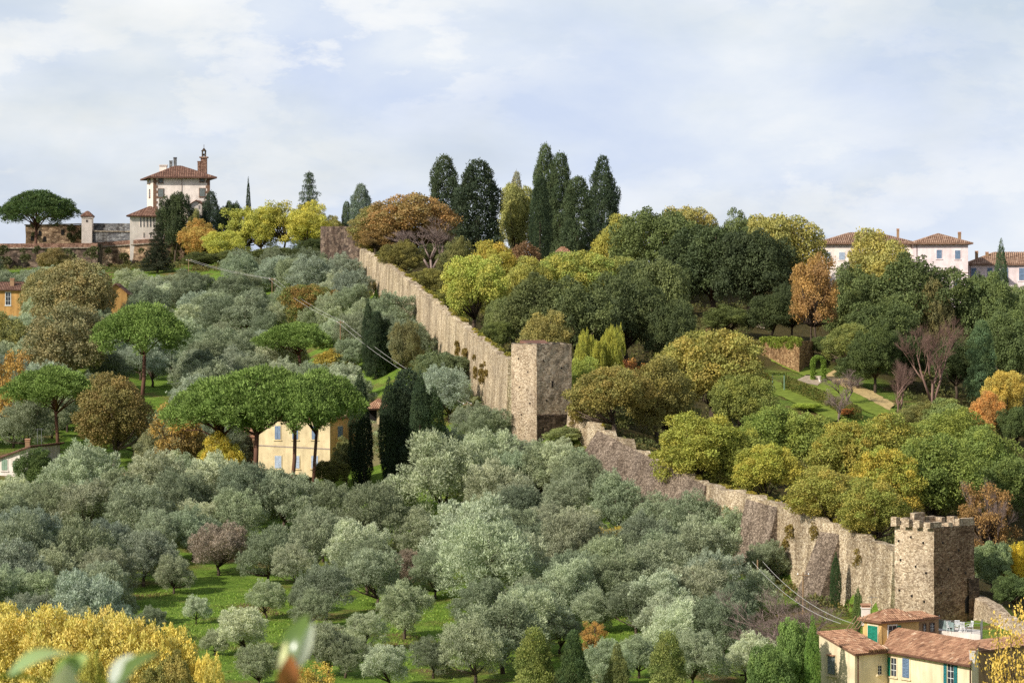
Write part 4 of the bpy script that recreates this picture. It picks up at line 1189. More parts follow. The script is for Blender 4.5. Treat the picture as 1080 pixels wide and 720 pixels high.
# white villa with bell turret
vl = thing('villa', 'tall white villa with hipped roof, bell turret and chimneys on the skyline fort', 'villa', flat(at(188, 0, 868), 18))
Kv, Lv, Rv = at(161.5, 0, 858), at(155, 0, 872), at(221.5, 0, 860); Bv = Lv + Rv - Kv
zv = (HY - 187.5) * 860 / F
mb = MB(); mb.prism([Kv, Rv, Bv, Lv], 9, zv); mb.build('wall', M['pale'], vl)
roof(vl, hip_polys([Kv, Rv, Bv, Lv], zv + .05, 1.75, 3.6), 'tiledark', sp=.5, course=.8, thick=.3)
for K_, u in ((Kv, (Rv - Kv).normalized()), (Rv, (Kv - Rv).normalized())):
    mb = MB(); n = Vector((u.y, -u.x, 0)); n = n if n.y < 0 else -n
    for k in range(26):
        wd = .42 if k % 2 else .62
        mb.box(flat(K_ + u * wd * .98, 19 + (zv - 19) * (k + .5) / 26), u * wd, n * .10, Vector((0, 0, (zv - 19) / 52 * .96)))
    mb.build('quoin', M['brownstone'], vl)
for px, py, w, h in ((169.6, 190.2, 4.6, 5.0), (213.2, 189.2, 4.6, 5.0), (169.6, 203.5, 5.6, 8.5), (213.2, 203, 5.6, 8.5)): window(vl, Kv, Rv, px, py, w, h, 'grey_paint', 'closed', frame='brownstone', depth=.14)
for py, h in ((191, 5), (204, 8)): window(vl, Lv, Kv, 158, py, 1.6, h, None, frame='brownstone', depth=.1)
downpipe(vl, Kv, Rv, 191.8, 187, 215)
ch = flat((Kv + Bv) / 2 + Vector((-.9, 0, 0)), zv + 3.1)
chimney(vl, ch, .85, 2.6, 'greywall', 'greywall'); chimney(vl, ch + Vector((-1.3, 1.0, -.2)), .8, 1.9, 'greywall', 'greywall'); chimney(vl, ch + Vector((-3.4, .4, -.9)), 2.0, 1.4, 'pale', 'pale')
# bell turret
q = flat(on_line(213.4, Kv, Rv) + Vector((0, 4.5, 0)), (HY - 184) * 866 / F)
mb = MB(); mb.box(q + Vector((0, 0, 2.1)), (.85, 0, 0), (0, .85, 0), (0, 0, 2.6)); mb.box(q + Vector((-1.35, 0, 1.9)), (.4, 0, 0), (0, .8, 0), (0, 0, 1.6)); mb.box(q + Vector((-1.35, 0, 3.55)), (.5, 0, 0), (0, .9, 0), (0, 0, .12))
mb.box(q + Vector((0, 0, 4.75)), (1.2, 0, 0), (0, 1.2, 0), (0, 0, .18)); mb.build('bell_turret', M['fortbrick'], vl)
mb = MB()
for sx in (-1, 1):
    for sy in (-1, 1): mb.box(q + Vector((sx * .42, sy * .42, 5.7)), (.16, 0, 0), (0, .16, 0), (0, 0, .85))
mb.hexa([q + Vector((x * .75, y * .75, 6.5)) for x, y in ((-1, -1), (1, -1), (1, 1), (-1, 1))], [q + Vector((x * .12, y * .12, 7.4)) for x, y in ((-1, -1), (1, -1), (1, 1), (-1, 1))])
mb.tube([q + Vector((0, 0, 7.3)), q + Vector((0, 0, 8.4))], .07, 6); mb.tube([q + Vector((0, 0, 5.9)), q + Vector((0, 0, 5.5)), q + Vector((0, 0, 5.2))], [.1, .24, .36], 10)
mb.build('belfry', M['plinth'], vl)
# long lower wing with slit windows
Lq, Rq = at(137, 0, 850), at(173, 0, 853); bq = Vector((.5, 12, 0)); zq = (HY - 228) * 851 / F
mb = MB(); mb.prism([Lq, Rq, Rq + bq, Lq + bq], 9, zq); mb.build('wall', M['pale'], vl)
roof(vl, hip_polys([Lq, Rq, Rq + bq, Lq + bq], zq + .05, .9, 2.9), 'tiledark', sp=.45, course=.7, thick=.25)
for px in (148.3, 151.8, 155.2, 158.7, 162.2): window(vl, Lq, Rq, px, 233.8, 1.3, 11, None, frame='pale', sill=False)
for px in (151.8, 158.7): window(vl, Lq, Rq, px, 248, 1.2, 5, None, frame='pale', sill=False)
# gabled porch block
Lg, Rg = at(198, 0, 852), at(216, 0, 853.5); bg = Vector((.5, 8, 0)); ze, za = (HY - 217) * 852 / F, (HY - 211.5) * 852 / F; mg = (Lg + Rg) / 2
mb = MB(); mb.prism([Lg, Rg, Rg + bg, Lg + bg], 9, ze); mb.hexa([flat(Lg, ze), flat(Rg, ze), flat(mg, za)], [flat(Lg + bg, ze), flat(Rg + bg, ze), flat(mg + bg, za)]); mb.build('wall', M['pale'], vl)
dn = Vector((0, 0, -.35)); e = (Rg - Lg) * .1; f_ = Vector((0, -.5, .12))
roof(vl, [[flat(Lg, ze) - e + dn + bg + Vector((0, 0, .12)), flat(Lg, ze) - e + dn + f_, flat(mg, za) + f_, flat(mg, za) + bg + Vector((0, 0, .12))], [flat(Rg, ze) + e + dn + f_, flat(Rg, ze) + e + dn + bg + Vector((0, 0, .12)), flat(mg, za) + bg + Vector((0, 0, .12)), flat(mg, za) + f_]], 'tiledark', sp=.45, course=.7)
window(vl, Lg, Rg, 210, 218.5, 1.4, 3.4, None, frame='pale', sill=False)
# dark gate bastion where the town wall meets the fort
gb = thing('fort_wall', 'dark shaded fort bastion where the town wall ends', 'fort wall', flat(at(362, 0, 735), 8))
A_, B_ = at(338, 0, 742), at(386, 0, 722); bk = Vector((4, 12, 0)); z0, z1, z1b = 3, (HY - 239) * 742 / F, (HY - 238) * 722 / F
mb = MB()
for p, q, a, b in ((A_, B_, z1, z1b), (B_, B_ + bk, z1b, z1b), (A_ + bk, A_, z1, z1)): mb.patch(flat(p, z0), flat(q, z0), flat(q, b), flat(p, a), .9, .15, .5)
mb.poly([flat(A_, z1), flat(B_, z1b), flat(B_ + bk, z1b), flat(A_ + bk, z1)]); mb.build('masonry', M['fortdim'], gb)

# ---- long pink villa on the right skyline
vr = thing('villa', 'long pale pink villa with terracotta roofs and blue shutters on the right skyline', 'villa', flat(at(960, 0, 645), 0))
def block(L, R, depth, ztop, mat, rise, over=.8, zbot=-2):
    mb = MB(); bk = Vector((.6, depth, 0)); mb.prism([L, R, R + bk, L + bk], zbot, ztop); mb.build('wall', M[mat], vr)
    roof(vr, hip_polys([L, R, R + bk, L + bk], ztop + .05, over, rise), 'tilepale', sp=.42, course=.7, thick=.22)
L1, R1 = at(864, 0, 648), at(962.5, 0, 644); block(L1, R1, 14, (HY - 256.5) * 644 / F, 'pale', 2.4, 1.0)
L2, R2 = at(963.5, 0, 640), at(1021, 0, 637.5); block(L2, R2, 13, (HY - 257) * 640 / F, 'pink', 2.2, 1.0)
L3, R3 = at(1022, 0, 647), at(1130, 0, 643); block(L3, R3, 12, (HY - 279) * 648 / F, 'pink', 2.6, .7)
for px, py in ((990.5, 268), (1010, 268.5)): window(vr, L2, R2, px, py, 5.5, 9, 'blue_paint', 'closed', frame='pink')
for px, py in ((990.5, 300), (1010, 300)): window(vr, L2, R2, px, py, 5.5, 12, 'blue_paint', 'closed', frame='pink')
for px in (1027, 1044, 1060.5, 1077.5): window(vr, L3, R3, px, 289, 5.5, 13, 'blue_paint', 'closed', frame='pink')
for px in (873, 888): window(vr, L1, R1, px, 270, 6, 8, 'bluewhite_paint', 'closed', frame='pale')
for px in (873, 888, 903): window(vr, L1, R1, px, 299, 6, 14, 'bluewhite_paint', 'closed', frame='pale')
downpipe(vr, L2, R2, 967, 258, 300); downpipe(vr, L3, R3, 1023.5, 280, 320)
for A_, B_, py in ((L2, R2, 287), (L3, R3, 306), (L1, R1, 284)):
    m = (A_ + B_) / 2; d = (B_ - A_) / 2; n = Vector((d.y, -d.x, 0)).normalized(); n = n if n.y < 0 else -n
    mb = MB(); mb.box(flat(m + n * .02, (HY - py) * m.y / F), d, n * .07, Vector((0, 0, .12))); mb.build('string_course', M['trim'], vr)
for px, Y, py, h, w in ((947, 652, 250, 1.4, .5), (1012, 650, 252, 1.1, .6), (1030, 650, 273, 1.3, .6), (1041, 650, 273, 1.1, .6), (1070, 652, 272, .8, 1.6)):
    chimney(vr, at(px, py, Y), w, h, 'brownwall')
# small pavilion roof among the park trees
pv = thing('pavilion', 'small tiled pavilion roof showing between the dark park trees', 'pavilion', flat(at(594, 0, 700), terr(at(594, 0, 700).x, 700)))
A_, B_ = at(582, 0, 698), at(606, 0, 700); bk = Vector((0, 5, 0)); z1 = (HY - 270) * 699 / F
mb = MB(); mb.prism([A_, B_, B_ + bk, A_ + bk], terr(A_.x, 700) - 1, z1); mb.build('wall', M['ochre'], pv)
roof(pv, hip_polys([A_, B_, B_ + bk, A_ + bk], z1, .4, 2.2), 'tile', sp=.4)
# little brick shed end among the olives
sh = thing('shed', 'small terracotta-roofed shed among the olives below the russet trees', 'shed', flat(at(133, 0, 462), terr(at(133, 0, 462).x, 462)))
A_, B_ = at(127, 0, 462), at(139, 0, 463); bk = Vector((0, 3, 0)); z0 = terr(A_.x, 462) - 1; z1 = (HY - 504) * 462 / F
mb = MB(); mb.prism([A_, B_, B_ + bk, A_ + bk], z0, z1); mb.build('wall', M['ochre'], sh)
roof(sh, [[flat(A_ + Vector((-.2, -.3, 0)), z1 + .05), flat(B_ + Vector((.2, -.3, 0)), z1 + .05), flat(B_ + bk + Vector((.2, 0, 0)), z1 + .7), flat(A_ + bk + Vector((-.2, 0, 0)), z1 + .7)]], sp=.3)

# ------------------------------------------------------------------ trees outside the wall
DK = (54, 66, 42); CY = (44, 58, 38); OLB = (132, 120, 52)
def T_(inside, rows, group=None):
    for row in rows:
        kind, px, top, w, h, rgb, label = row[:7]; kw = row[7] if len(row) > 7 else {}
        if kind == 'holm': rgb = (rgb[0] * 1.03, rgb[1], rgb[2] * .82)
        if kind == 'broad': kw.setdefault('k', KL * 1.28)
        if kind == 'broad' and inside and rgb[0] < 150: rgb = (rgb[0] * .94, rgb[1] * 1.03, rgb[2] * 1.05)
        if kind == 'holm': kw.setdefault('k', KL * 1.7); kw.setdefault('autumn', (rgb[0] * 1.25, rgb[1] * 1.2, rgb[2] * 1.05))
        if kind in ('cypress', 'broad_cypress'): kw.setdefault('k', KL * 1.3)
        tree(kind, px, top, w, h, rgb, label, kw.pop('cat', 'tree'), inside=inside, group=kw.pop('group', group), **kw)

T_(False, [
 ('pine', 42, 202, 82, 62, (66, 88, 46), 'lone broad umbrella pine beside the fort building on the skyline', dict(Y=845, group='umbrella pines')),
 ('pine', 153, 321, 98, 118, (100, 124, 52), 'umbrella pine with two tall bare trunks standing alone among the upper olives', dict(autumn=(120, 142, 62), group='umbrella pines', variant=2)),
 ('pine', 60, 387, 94, 98, (100, 124, 52), 'umbrella pine with a curved trunk above the white house', dict(autumn=(120, 142, 62), group='umbrella pines', variant=1)),
 ('pine', 314, 341, 80, 66, (100, 124, 52), 'low wide umbrella pine with reddish limbs below the round russet-topped tree', dict(autumn=(120, 142, 62), group='umbrella pines', variant=3)),
 ('pine', 232, 400, 112, 124, (100, 124, 52), 'umbrella pine on the left of the clump in front of the yellow house', dict(autumn=(120, 142, 62), group='umbrella pines', variant=0, Y=452)),
 ('pine', 277, 388, 128, 138, (100, 124, 52), 'widest umbrella pine in the middle of the clump hiding the yellow house', dict(autumn=(120, 142, 62), group='umbrella pines', variant=3, Y=449)),
 ('pine', 312, 396, 96, 128, (100, 124, 52), 'umbrella pine between the widest one and the one beside the cypress', dict(autumn=(120, 142, 62), group='umbrella pines', variant=2, Y=447)),
 ('pine', 333, 391, 84, 134, (100, 124, 52), 'umbrella pine on the right of the clump, beside the slim dark cypress', dict(autumn=(120, 142, 62), group='umbrella pines', variant=1, Y=451)),
 ('fir', 164, 238, 33, 70, (44, 52, 36), 'dark layered conifer standing against the rough fort rampart', dict(Y=790, autumn=(60, 62, 40))),
 ('cypress', 262, 191, 6, 40, CY, 'single thin cypress spike on the skyline beside the villa', dict(Y=870, group='cypresses')),
 ('fir', 326, 184, 38, 75, (76, 92, 76), 'grey-green fir with pointed top behind the yellow trees', dict(Y=860)),
 ('broad_cypress', 381, 196, 26, 70, (84, 98, 84), 'hazy grey-green conifer standing behind the top of the town wall', dict(Y=850)),  # distance haze put into the paler leaf colour of these far conifers
 ('broad', 353, 228, 26, 45, (118, 116, 60), 'small olive-brown tree behind the dark gate bastion', dict(Y=860)),
 ('broad_cypress', 366, 214, 14, 50, (70, 86, 66), 'slim grey-green conifer beside the dark gate bastion', dict(Y=865)),
 ('holm', 185, 205, 36, 52, (46, 56, 42), 'dark evergreen tree in front of the white villa', dict(Y=846)),
 ('broad_cypress', 224, 204, 26, 52, (50, 62, 50), 'dark evergreen beside the gabled porch of the white villa', dict(Y=852)),
 ('holm', 244, 214, 28, 45, (46, 58, 40), 'small dark evergreen between the white villa and the yellow trees', dict(Y=856)),
 ('broad', 205, 222, 16, 26, (104, 106, 60), 'little olive-green bush under the gabled porch of the villa', dict(Y=845)),
 ('broad', 212, 232, 44, 60, (150, 128, 58), 'brownish yellow tree at the end of the fort rampart', dict(Y=812, autumn=(160, 110, 50))),
 ('broad', 238, 244, 46, 52, (142, 146, 58), 'fresh yellow-green tree below the villa, next to the brownish yellow one', dict(Y=800)),
 ('open', 258, 219, 48, 66, (142, 148, 60), 'tall yellow tree, first of the yellow row below the villa', dict(Y=818)),
 ('broad', 277, 219, 44, 66, (144, 146, 58), 'tall yellow tree, second of the yellow row below the villa', dict(Y=815)),
 ('open', 302, 213, 50, 68, (150, 148, 58), 'tall yellow tree, third of the yellow row below the villa', dict(Y=815)),
 ('broad', 324, 213, 50, 66, (150, 148, 58), 'broadest yellow tree, last of the yellow row below the villa', dict(Y=812)),
 ('holm', 333, 252, 34, 34, (50, 60, 38), 'low dark evergreen under the end of the yellow row', dict(Y=790)),
 ('holm', 305, 268, 60, 22, (62, 74, 50), 'dark clump of evergreen scrub under the yellow row', dict(Y=785, cat='shrub')),
 ('broad', 78, 276, 78, 92, (114, 110, 70), 'tall grey-brown autumn tree in front of the orange house', dict(autumn=(144, 122, 70))),
 ('broad', 47, 284, 50, 70, (112, 110, 68), 'pale brown autumn tree beside the window of the orange house', dict(autumn=(138, 120, 66))),
 ('broad', 70, 322, 84, 96, (108, 106, 72), 'dull brown rounded tree below the orange house', dict(autumn=(132, 116, 70))),
 ('broad', 57, 262, 38, 30, (112, 102, 64), 'scrubby brown tree growing against the dim fort rampart', dict(Y=800)),
 ('open', 14, 372, 52, 100, (164, 124, 60), 'thin orange autumn tree above the white house', dict(autumn=(168, 134, 50))),
 ('broad', 8, 330, 50, 70, (110, 112, 62), 'grey-green tree at the left edge below the orange house', dict()),
 ('broad', 122, 396, 80, 98, (104, 96, 50), 'dense russet-brown tree beside the curved umbrella pine', dict(autumn=(130, 104, 56))),
 ('open', 183, 428, 58, 86, (124, 108, 62), 'ragged russet autumn tree left of the pine clump', dict(autumn=(190, 146, 56))),
 ('broad', 233, 457, 52, 50, (140, 138, 44), 'low yellow-green tree under the pine clump', dict(Y=452, autumn=(190, 160, 50))),
 ('broad', 38, 474, 48, 60, (64, 82, 40), 'dark green bushy tree beside the white house', dict(cat='tree')),
 ('broad', 328, 301, 62, 50, (92, 104, 46), 'round green tree with russet top on the olive slope', dict(autumn=(150, 98, 48))),
 ('shrub', 352, 368, 42, 34, (150, 136, 54), 'yellowish bush beside the low wide umbrella pine', dict(cat='shrub')),
 ('cypress', 388, 318, 13, 100, CY, 'tall thin cypress rising out of the cypress clump on the slope', dict(Y=560, group='cypresses')),
 ('broad_cypress', 397, 330, 28, 78, CY, 'stout dark cypress in the clump between the olives and the wall', dict(Y=555, group='cypresses')),
 ('broad_cypress', 408, 338, 20, 70, CY, 'smaller dark cypress on the wall side of the stout one', dict(Y=556, group='cypresses')),
 ('broad', 428, 340, 34, 90, (92, 92, 58), 'tall brown-green tree between the stout cypress and the wall', dict(Y=540)),
 ('cypress', 379, 396, 24, 125, CY, 'slim ivy-ringed cypress at the corner of the yellow house', dict(Y=463, group='cypresses')),
 ('cypress', 384, 432, 20, 90, (38, 48, 34), 'short black cypress under the loggia of the yellow house', dict(Y=462, group='cypresses')),
 ('broad_cypress', 430, 392, 52, 125, (44, 58, 42), 'broad shaggy dark cypress beside the loggia of the yellow house', dict(Y=464, group='cypresses')),
 ('cypress', 457, 412, 27, 100, (52, 70, 42), 'dense green cypress column next to the broad shaggy one', dict(Y=461, group='cypresses')),
 ('broad_cypress', 421, 412, 34, 110, (40, 52, 36), 'dark cypress filling the gap beside the loggia turret', dict(Y=462, group='cypresses')),
 ('holm', 466, 372, 58, 80, (72, 84, 68), 'dark shadowed bluish tree at the foot of the upper wall', dict(Y=508)),
 ('holm', 300, 500, 60, 30, (70, 82, 46), 'dark hedge bush under the pine trunks', dict(Y=468, cat='shrub')),
 ('cypress', 410, 402, 22, 104, (42, 56, 38), 'narrow pointed cypress right beside the loggia turret', dict(Y=461, group='cypresses')),
 ('cypress', 443, 396, 24, 116, (50, 66, 44), 'tall pointed cypress between the shaggy one and the green column', dict(Y=460, group='cypresses')),
 ('holm', 596, 450, 44, 26, (96, 106, 78), 'grey-green scrub at the corner of the roofless tower', dict(Y=431, cat='shrub')),
 ('palm', 499, 418, 24, 32, (92, 102, 62), 'small palm growing at the foot of the town wall', dict(Y=488, autumn=(120, 110, 60))),
 ('holm', 348, 486, 40, 40, (70, 72, 38), 'dark bush in front of the right end of the yellow house', dict(Y=461, cat='shrub')),
 ('holm', 296, 498, 32, 34, (54, 64, 40), 'dark bush under the lower windows of the yellow house', dict(Y=462, cat='shrub')),
 ('holm', 366, 462, 30, 60, (84, 90, 66), 'grey-green bush against the shaded side of the yellow house', dict(Y=468, cat='shrub')),
 ('broad_cypress', 505, 440, 30, 34, (110, 116, 60), 'small yellow-green bush under the palm', dict(Y=470, cat='shrub')),
 ('holm', 216, 266, 44, 30, (64, 72, 46), 'dark scrub under the brownish yellow tree by the rampart', dict(Y=792, cat='shrub')),
 ('holm', 252, 264, 52, 30, (72, 80, 50), 'dark scrub under the fresh yellow-green tree', dict(Y=788, cat='shrub')),
 ('holm', 288, 260, 50, 30, (66, 74, 46), 'dark scrub beneath the middle of the yellow row', dict(Y=786, cat='shrub')),
 ('holm', 322, 262, 56, 32, (54, 62, 40), 'dark scrub beside the dark gate bastion', dict(Y=770, cat='shrub')),
 # slim cypresses against the buttresses
 ('cypress', 757, 540, 7, 34, (58, 82, 42), 'thin cypress in the shaded corner of the long first buttress', dict(Y=383.5, group='cypresses')),
 ('cypress', 827, 572, 9, 38, (62, 88, 44), 'thin cypress beside the second buttress of the town wall', dict(Y=364, group='cypresses')),
 ('cypress', 881.5, 585, 12, 70, (44, 66, 36), 'tall thin cypress beside the third buttress of the town wall', dict(Y=345.5, group='cypresses')),
 ('shrub', 905, 622, 10, 20, (88, 108, 52), 'small green bush on the roof edge of the cream house', dict(Y=318, cat='shrub')),
 # lower edge of the view
 ('feather', 18, 640, 104, 104, (192, 180, 84), 'golden yellow autumn tree, first from the left along the lower edge', dict(Y=268, autumn=(206, 176, 86), group='golden trees')),
 ('feather', 76, 642, 96, 104, (192, 180, 84), 'golden yellow autumn tree, second from the left along the lower edge', dict(Y=264, autumn=(206, 176, 86), group='golden trees')),
 ('feather', 128, 650, 100, 98, (192, 180, 84), 'golden yellow autumn tree, third from the left along the lower edge', dict(Y=262, autumn=(206, 176, 86), group='golden trees')),
 ('feather', 172, 664, 76, 86, (192, 180, 84), 'golden yellow autumn tree, last of the golden row along the lower edge', dict(Y=263, group='golden trees')),
 ('feather', 218, 692, 44, 60, (192, 180, 84), 'small golden bush at the lower edge beside the grassy clearing', dict(Y=262, group='golden trees')),
 ('holm', 180, 692, 62, 50, (78, 82, 44), 'dark leafy bush in front of the golden trees', dict(Y=255, cat='shrub', autumn=(150, 130, 60))),
 ('open', 332, 700, 56, 44, (166, 148, 64), 'thin yellowing bush at the lower edge below the clearing', dict(Y=270, cat='shrub')),
 ('broad_cypress', 562, 664, 44, 110, (92, 104, 48), 'bushy green cypress top at the lower edge, broader one of the pair', dict(Y=278, autumn=(130, 132, 60), group='cypresses')),
 ('broad_cypress', 603, 667, 34, 105, (60, 78, 44), 'dark narrow cypress top at the lower edge, slimmer one of the pair', dict(Y=277, group='cypresses')),
 ('broad_cypress', 651, 681, 24, 80, (92, 100, 56), 'smallest cypress top peeping over the lower edge below the olives', dict(Y=280, group='cypresses')),
 ('broad_cypress', 703, 668, 42, 100, (94, 106, 52), 'bushy green cypress top standing alone at the lower edge', dict(Y=278, autumn=(128, 130, 62), group='cypresses')),
 ('bare_twig', 828, 624, 112, 96, (120, 104, 96), 'grey-brown leafless thicket tree beside the cream house', dict(Y=312)),
 ('bare_twig', 856, 628, 70, 80, (120, 104, 96), 'leafless bush between the grey-brown thicket tree and the third buttress', dict(Y=322, cat='shrub')),
 ('bare_twig', 798, 650, 84, 84, (140, 120, 104), 'pale leafless bush in front of the grey-brown thicket tree', dict(Y=308, cat='shrub')),
 ('broad', 836, 656, 50, 92, (92, 116, 54), 'bright green leafy tree left of the cream house', dict(Y=286, autumn=(112, 134, 60))),
 ('broad', 812, 682, 46, 80, (84, 106, 52), 'lower green bush in front of the bright green leafy tree', dict(Y=282, autumn=(106, 126, 58), cat='shrub')),
 ('cypress', 857, 654, 18, 95, (82, 112, 46), 'narrow bright green cypress touching the cream house', dict(Y=284, group='cypresses')),
 ('sparse', 1074, 640, 84, 120, (206, 170, 70), 'thin-leaved yellow autumn tree in front of the brown house', dict(Y=262, autumn=(214, 176, 70))),
 ('feather', 645, 556, 30, 40, (166, 152, 60), 'yellowish shrub standing among the olives below the town wall', dict(cat='shrub')),
 ('open', 626, 656, 30, 40, (162, 128, 64), 'little orange-leaved tree in the grass among the lower olives', dict()),
 ('feather', 96, 690, 30, 30, (150, 150, 62), 'low pale green bush between the golden trees', dict(Y=256, cat='shrub')),
 ('broad', 204, 444, 30, 60, (120, 106, 60), 'thin brown tree between the ragged russet tree and the pine clump', dict(Y=468)),
 ('broad', 164, 452, 44, 50, (104, 108, 76), 'grey-green tree between the dense russet tree and the ragged one', dict()),
])

